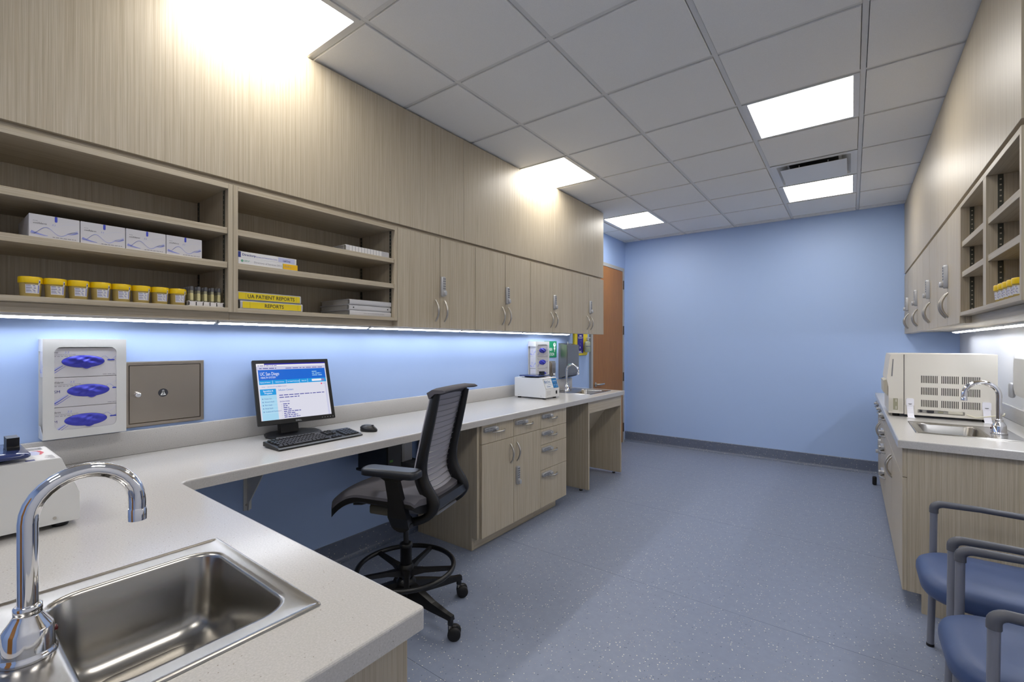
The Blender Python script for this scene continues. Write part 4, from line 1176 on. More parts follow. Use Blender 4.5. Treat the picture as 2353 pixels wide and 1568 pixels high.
centrifuge('small white bench centrifuge with blue control panel beside the far sink', (-2.214, 3.463, ZT), (1, 0, 0), (0, 1, 0), 'far')
# ================================================================== COMPUTER
yaw, tilt = -.1437, .3224
r = Vector((-math.sin(yaw), math.cos(yaw), 0)); u = Vector((-math.sin(tilt) * math.cos(yaw), -math.sin(tilt) * math.sin(yaw), math.cos(tilt))); n = r.cross(u)
c = Vector((-2.506, 1.3114, 1.145))
Mm = Matrix(((r.x, u.x, n.x, c.x), (r.y, u.y, n.y, c.y), (r.z, u.z, n.z, c.z), (0, 0, 0, 1)))
foot = Vector((-2.505, 1.285, ZT))
t = thing('computer_monitor', 'black flat monitor showing a blue and white web page', 'monitor', tuple(foot))
W2, H2_ = .205, .180
b = MB(Mm)
fr = ((0, 0, 0), (1, 0, 0), (0, 1, 0), (0, 0, 1))
b.window(rrect(0, 0, W2, H2_, .004, 3), rrect(0, .003, W2 - .018, H2_ - .022, .001, 3), fr, -.012, 0, 'black_plastic'); b.build('bezel', t)
b = MB(Mm)
b.loft([[(x, y, z) for x, y in rrect(0, 0, W2 - i, H2_ - i, .006, 3)] for z, i in ((-.0125, 0), (-.03, .004), (-.044, .05))], 'black_plastic'); b.build('back_shell', t)
b = MB(Mm)
sx0, sx1, sy1, sy0 = -W2 + .018, W2 - .018, H2_ - .019, -H2_ + .025
SW, SH = sx1 - sx0, sy1 - sy0
def q(x0, x1, y0, y1, mt, d=0): b.rect(sx0 + SW * x0, sx0 + SW * x1, sy1 - SH * y1, sy1 - SH * y0, fr, -.0040 + d, mt)
def tx(s_, x, y, h, mt, al='l', bold=0.0, sx=1.0): b.text(s_, sx0 + SW * x, sy1 - SH * y, SH * h, fr, -.0022, mt, al, 0, bold, sx)
q(0, 1, 0, 1, 'scr_white'); q(0, 1, 0, .022, 'scr_navy', .0004); q(0, .11, 0, .022, 'scr_pagebox', .0006); q(0, 1, .022, .05, 'scr_pagebox', .0004)
q(0, 1, .05, .118, 'scr_lilac', .0004); q(.02, .985, .112, .30, 'scr_blue', .0006); q(.02, .985, .30, .375, 'scr_cyan', .0006)
for x in (.2, .39, .58, .70): q(x, x + .003, .305, .372, 'scr_text', .0008)
q(.765, .91, .315, .355, 'scr_pagebox', .0008); q(.913, .96, .315, .355, 'scr_btn', .0008)
b.lines(sx0 + SW * .04, sx0 + SW * .27, sy1 - SH * .094, SH * .014, fr, -.0026, 'scr_ink', .02, 1); b.lines(sx0 + SW * .40, sx0 + SW * .95, sy1 - SH * .098, SH * .012, fr, -.0026, 'scr_ink', .022, 2)
b.lines(sx0 + SW * .02, sx0 + SW * .28, sy1 - SH * .043, SH * .01, fr, -.0026, 'scr_ink', .012, 8)
tx('UC San Diego', .045, .215, .062, 'scr_text', sx=.62); tx('HEALTH SYSTEM', .05, .268, .034, 'scr_text', sx=.68)
for i in range(3):
    b.lines(sx0 + SW * .78, sx0 + SW * (.86, .92, .93)[i], sy1 - SH * (.18 + .035 * i), SH * .014, fr, -.0026, 'scr_pale', .02, i)
tx('Patients & Visitors', .035, .348, .022, 'scr_text', sx=.7); tx('Medical Services', .24, .348, .022, 'scr_text', sx=.7); tx('For Health Professionals', .41, .348, .022, 'scr_text', sx=.66); tx('About Us', .61, .348, .022, 'scr_text', sx=.7)
tx('Home  >  Specialties & Programs  >', .05, .425, .02, 'scr_link', sx=.75); tx('Infusion Centers', .27, .425, .02, 'scr_ink', sx=.75)
b.prism(oval(sx0 + SW * .905, sy1 - SH * .41, .004, .0045, 12), fr, -.0034, -.0026, 'scr_red'); tx('Print', .925, .417, .016, 'scr_link')
q(.02, .235, .455, .562, 'scr_cyan', .0006); q(.02, .235, .565, .997, 'scr_pale', .0006)
tx('Specialties &', .128, .503, .028, 'scr_text', 'c', .01, .8); tx('Programs', .128, .542, .028, 'scr_text', 'c', .01, .8)
for i, s_ in enumerate(('Primary Care', "Women's Health", "Men's Health", 'Mental Health', 'Conditions & Treatments A')):
    y = .635 + i * .056; tx(s_, .068, y, .021, 'scr_ink', sx=.75); q(.042, .05, y - .018, y, 'scr_ink', .0012); q(.02, .235, y + .016, y + .018, 'scr_text', .001)
tx('Infusion Centers', .27, .50, .034, 'scr_link', 'l', .008, .78)
b.lines(sx0 + SW * .27, sx0 + SW * .93, sy1 - SH * .585, SH * .014, fr, -.0026, 'scr_ink', .018, 5); b.lines(sx0 + SW * .27, sx0 + SW * .56, sy1 - SH * .625, SH * .014, fr, -.0026, 'scr_ink', .018, 6)
tx('Services Include', .27, .70, .024, 'scr_navy', 'l', .012, .75)
for i, e in enumerate((.40, .37, .39, .42, .56, .47, .50, .53)):
    b.lines(sx0 + SW * .31, sx0 + SW * e, sy1 - SH * (.745 + .033 * i), SH * .014, fr, -.0026, 'scr_ink', .014, 20 + i); q(.285, .290, .737 + .033 * i, .743 + .033 * i, 'scr_ink', .001)
q(.955, .98, .375, 1, 'scr_lilac', .0006)
b.build('screen', t, recalc=False)
b = MB(Mm); b.text('DELL', 0, -H2_ + .006, .009, fr, .0006, 'lock_grey', 'c', 0, .02, 1.15); b.build('logo', t)
b = MB(Mm)
for i in range(5): b.cyl((W2 - .075 + i * .0155, -H2_ + .011, 0), (W2 - .075 + i * .0155, -H2_ + .011, .0012), .002, 'lock_grey', 8)
b.build('buttons', t)
pv = c - n * .036 - u * .10
b = MB()
b.loft([[(foot.x + dx * k + ox, foot.y + dy, z) for dx, dy in ((-.022, -.05), (.014, -.05), (.014, .05), (-.022, .05))] for z, k, ox in ((ZT + .012, 1, -.02), (ZT + .10, .9, -.035), (ZT + .185, .9, -.028))], 'black_plastic', smooth=False); b.build('neck', t)
b = MB(); R2 = Matrix.Translation(foot) @ Matrix.Rotation(yaw, 4, 'Z')
bb = MB(R2)
bb.loft([[(x, y, z) for x, y in ((-.095, -.08), (-.095, .10), (-.04, .155), (.04, .155), (.115, .11), (.135, .03), (.115, -.115), (.02, -.135), (-.06, -.12))] if k == 0 else
         [(x * .93, y * .93, z) for x, y in ((-.095, -.08), (-.095, .10), (-.04, .155), (.04, .155), (.115, .11), (.135, .03), (.115, -.115), (.02, -.135), (-.06, -.12))] for k, z in ((0, .0005), (0, .008), (1, .015))], 'black_plastic', smooth=False); bb.build('base', t)
# keyboard
ko = Vector((-2.146, 1.046, ZT)); kr = Vector((-.026, .99966, 0)); kb = Vector((-.99966, -.026, 0))
t = thing('keyboard', 'black computer keyboard in front of the monitor', 'keyboard', (-2.21, 1.275, ZT))
Mk = Matrix(((kr.x, kb.x, 0, ko.x), (kr.y, kb.y, 0, ko.y), (0, 0, 1, ko.z), (0, 0, 0, 1)))
KW, KD = .462, .152
b = MB(Mk)
b.prism([(0, .0025), (.004, .0015), (KD, .007), (KD, .027), (KD - .01, .030), (.012, .013), (0, .008)], ((0, 0, 0), (0, 1, 0), (0, 0, 1), (1, 0, 0)), 0, KW, 'black_plastic'); b.build('case', t)
b = MB(Mk); zt = lambda y: .0132 + (y - .012) * .0172 / (KD - .022)
def keycap(x0, x1, y0, y1):
    z = zt((y0 + y1) / 2)
    b.loft([[(x0, y0, z), (x1, y0, z), (x1, y1, z + .002), (x0, y1, z + .002)], [(x0 + .002, y0 + .002, z + .0065), (x1 - .002, y0 + .002, z + .0065), (x1 - .002, y1 - .003, z + .008), (x0 + .002, y1 - .003, z + .008)]], 'key_black', smooth=False)
P_ = .0186
rows = [.016, .0345, .053, .0715, .09, .116]
for j, y in enumerate(rows):
    if j == 0:
        xs = [.010, .034, .056, .080, .182, .204, .226, .248]
        for x, w_ in zip(xs, (.022, .020, .022, .100, .020, .020, .020, .024)): keycap(x, x + w_, y, y + .0172)
    else:
        nk = 14 if j < 5 else 13
        for i in range(nk):
            x = .010 + i * P_ + (.004 * (4 - j) if j < 5 else 0); keycap(x, min(x + .0172, .278), y, y + .0172)
for i in range(3):
    for j in (3, 4, 5): keycap(.290 + i * P_, .290 + i * P_ + .0172, rows[j], rows[j] + .0172)
    keycap(.290 + i * P_, .290 + i * P_ + .0172, rows[0], rows[0] + .0172)
keycap(.290 + P_, .290 + P_ + .0172, rows[1], rows[1] + .0172)
for i in range(4):
    for j in range(5): keycap(.366 + i * P_ * 1.15, .366 + i * P_ * 1.15 + .0195, rows[j], rows[j] + .0172)
o = b.build('keycaps', t); o['kind'] = 'stuff'
# mouse
t = thing('computer_mouse', 'black computer mouse right of the keyboard', 'mouse', (-2.238, 1.603, ZT))
Mu = Matrix.Translation((-2.238, 1.603, ZT)) @ Matrix.Rotation(.35, 4, 'Z')
b = MB(Mu); lo = []
for z, k in ((.0005, .93), (.006, 1.0), (.014, .98), (.024, .90), (.033, .70), (.038, .40)):
    lo.append([(x * k - (.006 if z > .02 else 0), y * k, z) for x, y in ((.056 * math.cos(a) * (1 if math.cos(a) > 0 else .95), .031 * math.sin(a)) for a in [2 * math.pi * i / 24 for i in range(24)])])
b.loft(lo, 'black_plastic'); b.build('body', t)
b = MB(Mu); b.cyl((.027, -.004, .0325), (.027, .004, .0325), .007, 'charcoal', 14); b.build('scroll_wheel', t)
# computer and cabling hung under the desk
t = thing('computer_tower', 'black computer case hung under the desk behind the stool', 'computer', (-2.38, 1.80, .60))
b = MB(); b.rbox(-2.56, -2.262, 1.752, 1.858, .605, .8555, 'black_plastic', .004); b.build('case', t)
b = MB(); b.rbox(-2.2615, -2.255, 1.752, 1.858, .606, .852, 'charcoal', .003); b.rbox(-2.2548, -2.2535, 1.765, 1.79, .68, .694, 'green_led', .0005); b.build('front_panel', t)
b = MB(); b.rbox(-2.57, -2.25, 1.745, 2.14, .588, .604, 'black_plastic', .002); b.build('mounting_tray', t)
t = thing('power_box', 'grey plastic box beside the computer case under the desk', 'power box', (-2.5, 2.055, .605))
b = MB(); b.rbox(-2.56, -2.44, 2.005, 2.105, .6045, .8555, 'binder_grey', .004); b.build('box', t)
b = MB(); b.rbox(-2.4395, -2.432, 2.008, 2.030, .606, .853, 'frame_grey', .002); b.build('channel', t)
b = MB(); b.tube([(-2.40, 1.8595, .70), (-2.40, 1.90, .705), (-2.41, 1.98, .735), (-2.425, 2.06, .755), (-2.43, 2.16, .765), (-2.45, 2.25, .75), (-2.48, 2.284, .73)], .006, 'cable_black', 8); o = b.build('power_cable', None, (-2.41, 2.0, .70))
tag(o, 'black cable crossing the grey box under the desk', 'cable')
# ================================================================== ANALYZER ON THE RIGHT WORKTOP
AY = 4.155; AZ = ZT + .018
t = thing('analyzer', 'large beige laboratory analyzer with side vents on the right worktop', 'analyzer', (.48, 4.40, ZT))
AX0, AX1, ATOP = .292, .742, 1.337
b = MB(); b.rbox(AX0 + .002, AX1, AY - .0005 + .0045, 4.66, AZ, ATOP, 'beige', .006, 2); b.build('housing', t)
# side panel with real slots
groups = [(.377, .463), (.478, .565), (.577, .665)]
rowsz = [(.978, 1.025), (1.060, 1.110), (1.140, 1.190)]
xs = {AX0, AX1}; zs = {AZ, ATOP}; holes = []
for g0_, g1_ in groups:
    for i in range(10):
        x = g0_ + (g1_ - g0_) * (i + .25) / 10; xs |= {round(x, 4), round(x + .0045, 4)}
        for z0, z1 in rowsz: holes.append((round(x, 4), round(x + .0045, 4), z0, z1))
for z0, z1 in rowsz: zs |= {z0, z1}
port = (.362, .592, .935, .958); xs |= {port[0], port[1]}; zs |= {port[2], port[3]}
holes.append(port)
xs, zs = sorted(xs), sorted(zs)
b = MB(); verts, faces, ix = [], [], {}
def vv(x, y, z):
    k = (x, y, z)
    if k not in ix: ix[k] = len(verts); verts.append(k)
    return ix[k]
solid = {}
for i in range(len(xs) - 1):
    for j in range(len(zs) - 1):
        cx, cz = (xs[i] + xs[i+1]) / 2, (zs[j] + zs[j+1]) / 2
        solid[i, j] = not any(h[0] < cx < h[1] and h[2] < cz < h[3] for h in holes)
ya, yb = AY - .0065, AY - .0045
for (i, j), ok in solid.items():
    if not ok: continue
    x0, x1, z0, z1 = xs[i], xs[i+1], zs[j], zs[j+1]
    faces.append((vv(x0, ya, z0), vv(x1, ya, z0), vv(x1, ya, z1), vv(x0, ya, z1)))
    for di, dj, p, q_ in ((-1, 0, (x0, z1), (x0, z0)), (1, 0, (x1, z0), (x1, z1)), (0, -1, (x0, z0), (x1, z0)), (0, 1, (x1, z1), (x0, z1))):
        if not solid.get((i + di, j + dj), False):
            faces.append((vv(p[0], ya, p[1]), vv(p[0], yb, p[1]), vv(q_[0], yb, q_[1]), vv(q_[0], ya, q_[1])))
b.add(verts, faces, 'beige'); b.build('vented_side_panel', t)
b = MB(); b.box(.36, .68, AY - .004, AY + .0035, .965, 1.205, 'inside_dark'); b.build('vent_backing', t)
b = MB(); b.box(port[0], port[1], AY + .0005, AY + .0035, port[2], port[3], 'port_grey')
b.cyl((.378, AY + .0005, .9475), (.378, AY - .006, .9475), .008, 'print_black', 12); b.rbox(.408, .444, AY - .008, AY + .0005, .939, .955, 'print_black', .003); b.rbox(.463, .49, AY - .005, AY + .0005, .941, .952, 'floppy', .002); b.rbox(.512, .585, AY - .009, AY + .0005, .938, .957, 'beige_dark', .003)
b.build('connector_row', t)
b = MB()   # front bezel
b.prism([(.288, AZ + .004), (.288, ATOP), (.219, ATOP - .002), (.214, ATOP - .03), (.198, 1.16), (.208, 1.10), (.208, AZ + .004)], FNY(4.655), 0, 4.655 - AY + .012, 'beige'); b.build('front_bezel', t)
b = MB(); b.box(.2883, .2918, AY - .0105, 4.65, .985, ATOP - .004, 'inside_dark'); b.build('bezel_gap', t)
fr = FNY(AY - .012)
b = MB(); b.prism([(.232, .946), (.258, .946), (.258, 1.026), (.232, 1.026)], fr, .0003, .0025, 'floppy'); b.prism([(.2445, .952), (.252, .952), (.252, .972), (.2445, .972)], fr, .0025, .004, 'beige_dark'); b.prism([(.2445, 1.002), (.252, 1.002), (.252, 1.02), (.2445, 1.02)], fr, .0025, .004, 'beige_dark'); b.build('disk_drive', t)
b = MB()
for i in range(11):
    x = .211 + i * .0068
    if .228 < x < .262: continue
    b.prism([(x, .935), (x + .002, .935), (x + .002, 1.026), (x, 1.026)], fr, .0003, .0018, 'beige_dark')
b.build('ribs', t)
b = MB(); b.prism([(.222, 1.18), (.229, 1.18), (.235, 1.30), (.230, 1.30)], fr, .0002, .0012, 'mech_grey'); b.build('screen_edge', t)
b = MB(); b.prism([(.197, 1.15), (.206, 1.155), (.206, 1.035), (.196, 1.05), (.183, 1.06), (.182, 1.145)], FNY(4.50), 0, .30, 'beige_dark'); b.build('sample_door', t)
for xx in (.25, .70):
    for yy_ in (AY + .04, 4.60):
        b = MB(); b.cyl((xx, yy_, ZT + .0003), (xx, yy_, AZ + .003), .02, 'rubber_black', 14); b.build('foot', t)
def strap(label, x):
    t = thing('safety_strap', label, 'strap', (x, AY - .02, ZT), 'white earthquake straps')
    fr = FNY(AY - .0065)
    b = MB(); b.prism(rrect(x, 1.005, .0205, .026, .008, 4), fr, .0003, .007, 'strap_white'); b.build('clip', t)
    b = MB(); b.prism([(x + .010 * math.cos(a), .995 - .006 * math.sin(a)) for a in [math.pi * i / 8 for i in range(9)]], fr, .0072, .0082, 'mech_grey'); b.build('catch', t)
    b = MB(); sec = [(.0, .980), (.003, .955), (.008, .930), (.018, .912), (.03, .903)]
    lo = [[(x - .017 + k * .002, AY - .0095 - d, z) for d, z in sec][::1] for k in (0,)]
    A = [(x - .0175 + i * .001, AY - .0095 - d, z) for i, (d, z) in enumerate(sec)]; B_ = [(x + .0175 + i * .001, AY - .0095 - d, z) for i, (d, z) in enumerate(sec)]
    A2 = [(p[0], p[1] - .0022, p[2] + .0008) for p in A]; B2 = [(p[0], p[1] - .0022, p[2] + .0008) for p in B_]
    b.loft([A, B_, B2, A2, A], 'strap_white', False, False, False, False); b.rbox(x - .02, x + .026, AY - .052, AY - .037, ZT + .0003, ZT + .004, 'strap_white', .001); b.build('band', t)
strap('white safety strap holding the analyzer, on the left near its front', .322)
strap('white safety strap holding the analyzer, on the right behind the faucet', .692)
b = MB(); b.tube([(.598, AY - .018, .945), (.64, AY - .03, .93), (.70, AY - .040, .945), (.765, AY - .03, .955), (.80, 4.3, .95)], .004, 'cable_cream', 8); o = b.build('power_cable', None, (.66, AY - .03, .93))
tag(o, 'cream cable leaving the beige analyzer behind the right faucet', 'cable')
# ================================================================== DRAFTING STOOL
SC_ = Vector((-1.84, 1.545, 0)); PHI = math.radians(196.5)
Ms = Matrix.Translation(SC_) @ Matrix.Rotation(PHI, 4, 'Z')
t = thing('drafting_stool', 'black drafting stool with grey mesh back, armrests and foot ring at the desk', 'stool', tuple(SC_))
# base: five arms and twin-wheel casters; find the angle from the two visible arms
a1 = math.atan2(1.552 - SC_.y, -1.515 - SC_.x)
for k in range(5):
    a = a1 + k * 2 * math.pi / 5
    Ma = Matrix.Translation(SC_) @ Matrix.Rotation(a, 4, 'Z')
    b = MB(Ma)
    lo = []
    for x, z, hw, hz in ((.03, .150, .030, .040), (.10, .140, .026, .032), (.20, .120, .021, .020), (.29, .108, .016, .013), (.325, .104, .015, .012)):
        lo.append([(x, -hw, z - hz), (x, hw, z - hz), (x, hw * .7, z + hz * .9), (x, -hw * .7, z + hz * .9)])
    b.loft(lo, 'black_plastic', smooth=False); b.cyl((.312, 0, .094), (.312, 0, .070), .014, 'black_plastic', 12); b.build('base_arm', t)
    sw = 2.3 + k * 1.1
    p = Ma @ Vector((.312, 0, 0))
    Mc = Matrix.Translation((p.x, p.y, 0)) @ Matrix.Rotation([-2.45, -2.3, 1.9, 3.0, 4.0][k], 4, 'Z')
    b = MB(Mc)
    for s in (-1, 1):
        b.lathe([(.012, 0), (.028, .001), (.0312, .005), (.0312, .016), (.028, .020), (.012, .021)], (-.018, s * .006 if s > 0 else -.006, .0315), 'rubber_black', 20, (0, s, 0))
    b.rbox(-.032, .012, -.005, .005, .03, .066, 'black_plastic', .004); b.cyl((0, 0, .050), (0, 0, .0698), .009, 'nickel', 10); b.build('caster', t)
b = MB(Ms); b.lathe([(.045, .105), (.05, .11), (.05, .185), (.042, .20), (.036, .205)], (0, 0, 0), 'black_plastic', 24); b.build('base_hub', t)
b = MB(Ms); b.lathe([(.029, .2055), (.029, .36), (.033, .362), (.033, .378), (.024, .382)], (0, 0, 0), 'black_plastic', 22); b.cyl((0, 0, .382), (0, 0, .56), .0135, 'charcoal', 16); b.build('column', t)
# foot ring
b = MB(Ms); ZR = .258
b.tube([(.243 * math.cos(2 * math.pi * i / 48), .243 * math.sin(2 * math.pi * i / 48), ZR) for i in range(48)], .0125, 'black_plastic', 12, closed=True)
rel = a1 - PHI
for k in range(5):
    a = rel + .55 + k * 2 * math.pi / 5
    d = Vector((math.cos(a), math.sin(a), 0)); s = Vector((-d.y, d.x, 0))
    lo = []
    for rr, z, hw, hz in ((.03, .235, .024, .016), (.10, .245, .014, .010), (.237, ZR, .011, .008)):
        c = d * rr + Vector((0, 0, z)); lo.append([tuple(c - s * hw - Vector((0, 0, hz))), tuple(c + s * hw - Vector((0, 0, hz))), tuple(c + s * hw * .8 + Vector((0, 0, hz))), tuple(c - s * hw * .8 + Vector((0, 0, hz)))])
    b.loft(lo, 'black_plastic', smooth=False)
b.lathe([(.033, .215), (.040, .22), (.040, .262), (.033, .275)], (0, 0, 0), 'black_plastic', 22)
b.build('foot_ring', t)
# tilt mechanism
b = MB(Ms)
b.loft([[(-.14, -.07, z + .01), (.13, -.06, z), (.13, .06, z), (-.14, .07, z + .01)] if k else [(-.10, -.05, z), (.09, -.04, z), (.09, .04, z), (-.10, .05, z)] for k, z in ((0, .555), (1, .60), (1, .620))], 'mech_grey', smooth=False)
b.build('mechanism', t)
b = MB(Ms); b.rbox(-.02, .10, .075, .17, .575, .620, 'mech_taupe', .01, 2); b.build('tilt_housing', t)
b = MB(Ms); b.rbox(-.24, -.13, -.10, .10, .585, .60, 'mech_grey', .004); b.build('rear_plate', t)
# seat: upholstered top with waterfall front over a black shell
def seat_pt(i, j, ni, nj, off):
    y = -.235 + .47 * j / nj
    yy = y / .235
    xf = .365 - .095 * yy * yy; xb = -.235 + .035 * yy * yy
    s = i / ni
    x = xb + (xf - xb) * s
    edge = min(1, (1 - abs(yy)) / .14)
    z = .697 - .020 * (1 - edge) ** 2
    z += .010 * yy * yy - .012 * math.exp(-((x + .06) / .12) ** 2) * (1 - yy * yy)
    fx = max(0, (s - .62) / .38); z -= .082 * fx ** 2.3
    bx = max(0, (.08 - s) / .08); z -= .012 * bx ** 2
    return (x, y, z - off * (0.45 + .55 * edge) * (1 - .35 * fx) - (.026 * fx if off > .05 else 0))
ni, nj = 22, 16
def grid(off, flip, mt, b):
    V = [seat_pt(i, j, ni, nj, off) for i in range(ni + 1) for j in range(nj + 1)]
    F = [(i * (nj + 1) + j, (i + 1) * (nj + 1) + j, (i + 1) * (nj + 1) + j + 1, i * (nj + 1) + j + 1) for i in range(ni) for j in range(nj)]
    b.add(V, F, mt, True)
def rim(o0, o1, mt, b):
    idx = [(i, 0) for i in range(ni + 1)] + [(ni, j) for j in range(1, nj + 1)] + [(i, nj) for i in range(ni - 1, -1, -1)] + [(0, j) for j in range(nj - 1, 0, -1)]
    b.loft([[seat_pt(i, j, ni, nj, o0) for i, j in idx], [seat_pt(i, j, ni, nj, o1) for i, j in idx]], mt, False, False)
b = MB(Ms); grid(0, 0, 'fabric_grey', b); rim(0, .030, 'fabric_grey', b); grid(.030, 1, 'fabric_grey', b); b.build('seat_cushion', t)
b = MB(Ms); grid(.0305, 0, 'black_plastic', b); rim(.0305, .070, 'black_plastic', b); grid(.070, 1, 'black_plastic', b); b.build('seat_shell', t)
b = MB(Ms); b.rbox(-.15, .12, -.16, .16, .6205, .630, 'black_plastic', .004); b.build('seat_pan', t)
# back: two uprights, mesh panel, wires, top roll and lumbar bar
front_e = [(-.245, 1.178), (-.205, 1.028), (-.166, .867), (-.150, .79), (-.155, .745), (-.175, .705), (-.217, .645), (-.214, .62), (-.18, .592), (-.10, .572)]
back_e = [(-.281, 1.169), (-.250, 1.021), (-.214, .871), (-.209, .81), (-.216, .775), (-.234, .742), (-.278, .682), (-.281, .634), (-.225, .572), (-.105, .530)]
def smooth2(P, it=2):
    for _ in range(it):
        Q = [P[0]]
        for a, b_ in zip(P, P[1:]):
            Q += [(a[0] * .75 + b_[0] * .25, a[1] * .75 + b_[1] * .25), (a[0] * .25 + b_[0] * .75, a[1] * .25 + b_[1] * .75)]
        P = Q + [P[-1]]
    return P
fe, be = smooth2(front_e), smooth2(back_e)
for s in (1, -1):
    b = MB(Ms); y0 = .152 * s
    lo = []
    for (fx, fz), (bx_, bz) in zip(fe, be):
        h = .012
        lo.append([(fx, y0 - h * .6, fz), (fx, y0 + h * .6, fz), (fx * .6 + bx_ * .4, y0 + h, fz * .6 + bz * .4), (bx_, y0 + h * .8, bz), (bx_, y0 - h * .8, bz), (fx * .6 + bx_ * .4, y0 - h, fz * .6 + bz * .4)])
    b.loft(lo, 'black_plastic'); b.build('back_upright', t)
    # arm: yoke under the seat, post, pad
    b = MB(Ms)
    ya_, yb_ = .20 * s, .245 * s
    lo = []
    for x0, x1, z, yc, hw in ((-.150, -.055, .545, .185, .018), (-.158, -.052, .60, .215, .016), (-.140, -.062, .69 if s > 0 else .66, .232 if s > 0 else .222, .013), (-.122, -.052, .775 if s > 0 else .70, .240 if s > 0 else .215, .013)):
        lo.append([(x0, yc * s - hw, z), (x1, yc * s - hw, z), (x1, yc * s + hw, z), (x0, yc * s + hw, z)])
    b.loft(lo, 'black_plastic', smooth=False)
    b.loft([[(x, yy_, z) for x, yy_ in ((-.122 - e, (.228 if s > 0 else .203) * s), (-.052 + e, (.228 if s > 0 else .203) * s), (-.052 + e, (.252 if s > 0 else .227) * s), (-.122 - e, (.252 if s > 0 else .227) * s))] for z, e in (((.775, 0), (.800, .05)) if s > 0 else ((.69, 0), (.705, .03)))], 'black_plastic', smooth=False)
    b.prism([(-.10 + .055 * math.cos(q_), .567 + .042 * math.sin(q_)) for q_ in [2 * math.pi * i / 20 for i in range(20)]], ((0, .185 * s, 0), (1, 0, 0), (0, 0, 1), (0, 1, 0)), -.016, .016, 'black_plastic')
    b.build('arm_post', t)
    b = MB(Ms); b.cyl((-.062, .2015 * s, .598), (-.062, .206 * s, .598), .008, 'wire_silver', 12); b.build('arm_bolt', t)
    b = MB(Ms); lo = []
    for z, ins in ((.8005, .006), (.804, 0), (.828, 0), (.834, .005), (.836, .012)):
        lo.append([(x, y, z - (0 if s > 0 else .095) + .008 * (-.08 - x)) for x, y in rrect(-.085 if s > 0 else .0, .247 if s > 0 else -.205, .148 - ins, .045 - ins, .03, 5)])
    b.loft(lo, 'pad_black'); b.build('arm_pad', t)
def backx(z):   # mid curve of the mesh panel between the uprights
    P = fe
    for (x0, z0), (x1, z1) in zip(P, P[1:]):
        if min(z0, z1) <= z <= max(z0, z1) and z0 != z1: return x0 + (x1 - x0) * (z - z0) / (z1 - z0)
    return P[0][0]
b = MB(Ms); nz, ny = 26, 10
def back_pt(i, j, off):
    z = .655 + (1.165 - .655) * i / nz; y = -.139 + .278 * j / ny
    return (backx(z) - .010 - .014 * (1 - (y / .139) ** 2) + .002 + off, y, z)
for off in (0, .005):
    V = [back_pt(i, j, off) for i in range(nz + 1) for j in range(ny + 1)]
    b.add(V, [(i * (ny + 1) + j, (i + 1) * (ny + 1) + j, (i + 1) * (ny + 1) + j + 1, i * (ny + 1) + j + 1) for i in range(nz) for j in range(ny)], 'mesh_grey', True)
b.build('back_mesh', t, recalc=False)
for k in range(17):
    z = .682 + k * .0285
    b = MB(Ms); b.tube([(backx(z) - .0135 - .014 * (1 - (y / .139) ** 2), y, z) for y in [-.150 + .30 * i / 12 for i in range(13)]], .0016, 'wire_silver' if k < 8 else 'mech_grey', 6); b.build('back_wire', t)
b = MB(Ms); b.loft([[(-.222, y, .668), (-.262, y, .672), (-.275, y, .640), (-.255, y, .618), (-.228, y, .630)] for y in (-.14, -.07, 0, .07, .14)], 'pad_black', smooth=False); b.build('lumbar_bar', t)
b = MB(Ms); b.loft([[(-.246 - e, y, 1.155 + h), (-.234 - e, y, 1.183 + h), (-.262 - e, y, 1.199 + h), (-.318 - e, y, 1.198 + h), (-.335 - e, y, 1.190 + h), (-.315 - e, y, 1.184 + h), (-.275 - e, y, 1.180 + h)] for y, e, h in ((-.172, -.01, -.006), (-.15, 0, 0), (-.07, .008, .003), (0, .010, .004), (.07, .008, .003), (.15, 0, 0), (.172, -.01, -.006))], 'fabric_grey'); b.build('headroll', t)
for s in (1, -1):   # textured edge strips of the mesh on the front side of each upright
    b = MB(Ms); b.tube([(x + .004, .150 * s, z) for x, z in fe[:18]], .007, 'mesh_grey', 8); b.build('mesh_edge', t)
b = MB(Ms); b.tube([(.10, .12, .625), (.15, .16, .615), (.175, .19, .622)], .006, 'black_plastic', 8); b.build('lever', t)
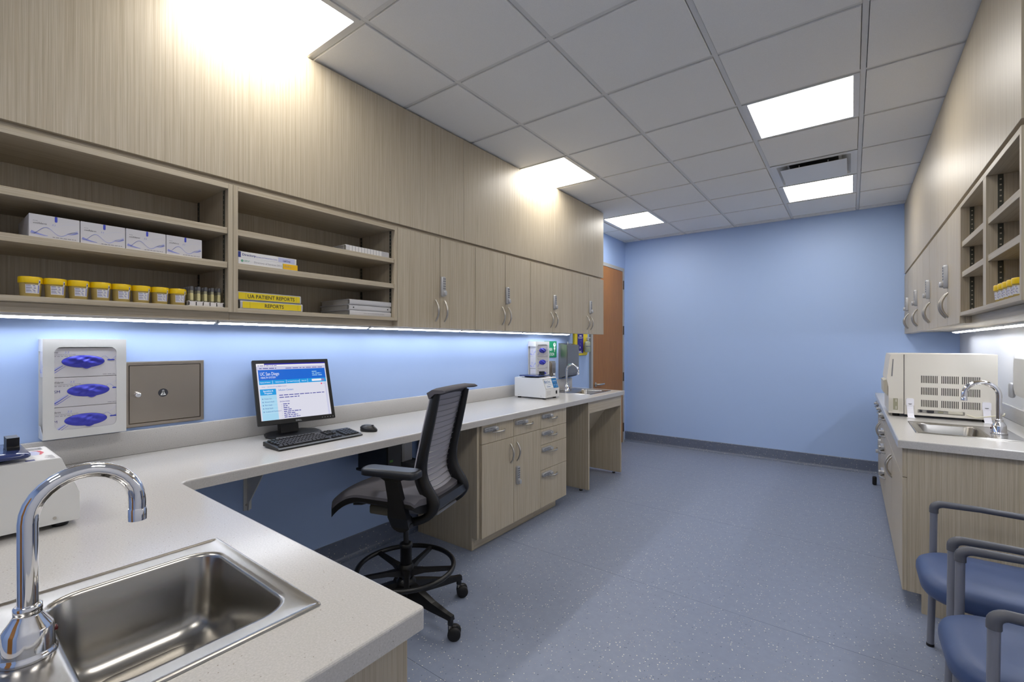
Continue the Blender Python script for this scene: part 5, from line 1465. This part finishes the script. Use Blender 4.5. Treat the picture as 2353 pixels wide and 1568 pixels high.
# ================================================================== GUEST CHAIRS
def guest_chair(label, cy):
    cx = .55
    t = thing('guest_chair', label, 'chair', (cx, cy, 0), 'blue guest chairs on the right')
    hw = .242; xf = .305; xr = .80; r = .0135
    for s in (-1, 1):
        y = cy + s * hw
        b = MB(); b.tube([(xf - .012, y, .004), (xf - .004, y, .30), (xf, y, .622)], r, 'chair_frame', 14); b.lathe([(.0145, 0), (.0145, .012)], (xf - .012, y, 0), 'rubber_black', 14); b.build('front_leg', t)
        b = MB(); b.tube([(xr + .02, y, .004), (xr - .01, y, .30), (xr - .03, y, .60)], r, 'chair_frame', 14); b.lathe([(.0145, 0), (.0145, .012)], (xr + .02, y, 0), 'rubber_black', 14); b.build('rear_leg', t)
        pts = [(xf, y, .6225), (xf, y, .640)]
        for i in range(1, 7):
            a = math.pi - (math.pi / 2) * i / 6
            pts.append((xf + .032 + .032 * math.cos(a), y, .640 + .026 * math.sin(a)))
        pts += [(xf + .15, y, .668), (xf + .30, y, .664), (xr - .04, y, .650), (xr - .03, y, .62)]
        b = MB(); b.tube(pts, [.0165, .0165, .0168, .0168, .0165, .0162, .0158, .0150] + [.0128] * 4, 'arm_grey', 14); b.build('armrest', t)
    for z, x0 in ((.362, xf + .03), (.362, xr - .12)):
        b = MB(); b.tube([(x0, cy - hw + .013, z), (x0, cy + hw - .013, z)], .011, 'chair_frame', 10); b.build('cross_rail', t)
    for s in (-1, 1):
        b = MB(); b.tube([(xf + .012, cy + s * .21, .362), (xr - .015, cy + s * .21, .362)], .010, 'chair_frame', 10); b.build('side_rail', t)
    # seat: bull-nosed cushion, rounded at the front corners
    def outline(ins):
        P = []
        x0, x1, h = .228 + ins, .755 - ins, .222 - ins
        rr, n = .145 - ins * .5, 9
        for i in range(n + 1):
            a = -math.pi / 2 - (math.pi / 2) * i / n; P.append((x0 + rr + rr * math.cos(a), cy - h + rr + rr * math.sin(a)))
        for i in range(n + 1):
            a = math.pi - (math.pi / 2) * i / n; P.append((x0 + rr + rr * math.cos(a), cy + h - rr + rr * math.sin(a)))
        for i in range(5):
            a = math.pi / 2 - (math.pi / 2) * i / 4; P.append((x1 - .05 + .05 * math.cos(a), cy + h - .05 + .05 * math.sin(a)))
        for i in range(5):
            a = -(math.pi / 2) * i / 4; P.append((x1 - .05 + .05 * math.cos(a), cy - h + .05 + .05 * math.sin(a)))
        return P
    b = MB()
    b.loft([[(x, y, z) for x, y in outline(i)] for z, i in ((.374, .05), (.376, .03), (.384, .012), (.398, .003), (.415, 0), (.435, .001), (.450, .007), (.462, .022), (.469, .05), (.472, .10))], 'seat_blue'); b.build('seat', t)
    # backrest
    b = MB(); lo = []
    for z, x, th in ((.555, .745, .015), (.57, .748, .024), (.66, .765, .026), (.76, .785, .024), (.82, .800, .018), (.83, .803, .008)):
        row = []
        for k in range(9):
            yy = -.222 + .444 * k / 8; row.append((x - th + .02 * (yy / .222) ** 2 * -1 + .0, cy + yy, z))
        for k in range(8, -1, -1):
            yy = -.222 + .444 * k / 8; row.append((x + th - .02 * (yy / .222) ** 2, cy + yy, z))
        lo.append(row)
    b.loft(lo, 'seat_blue'); b.build('backrest', t)
    for s in (-1, 1):
        b = MB(); b.tube([(xr - .03, cy + s * hw, .60), (xr - .01, cy + s * .235, .68), (xr + .012, cy + s * .226, .76)], .010, 'chair_frame', 10); b.build('back_support', t)
    return t
ch = guest_chair('blue seated guest chair nearer the right cabinet', 2.6165)
dup(ch, (.558, 2.6165 - .583, 0), 'blue seated guest chair at the bottom right corner of the picture')
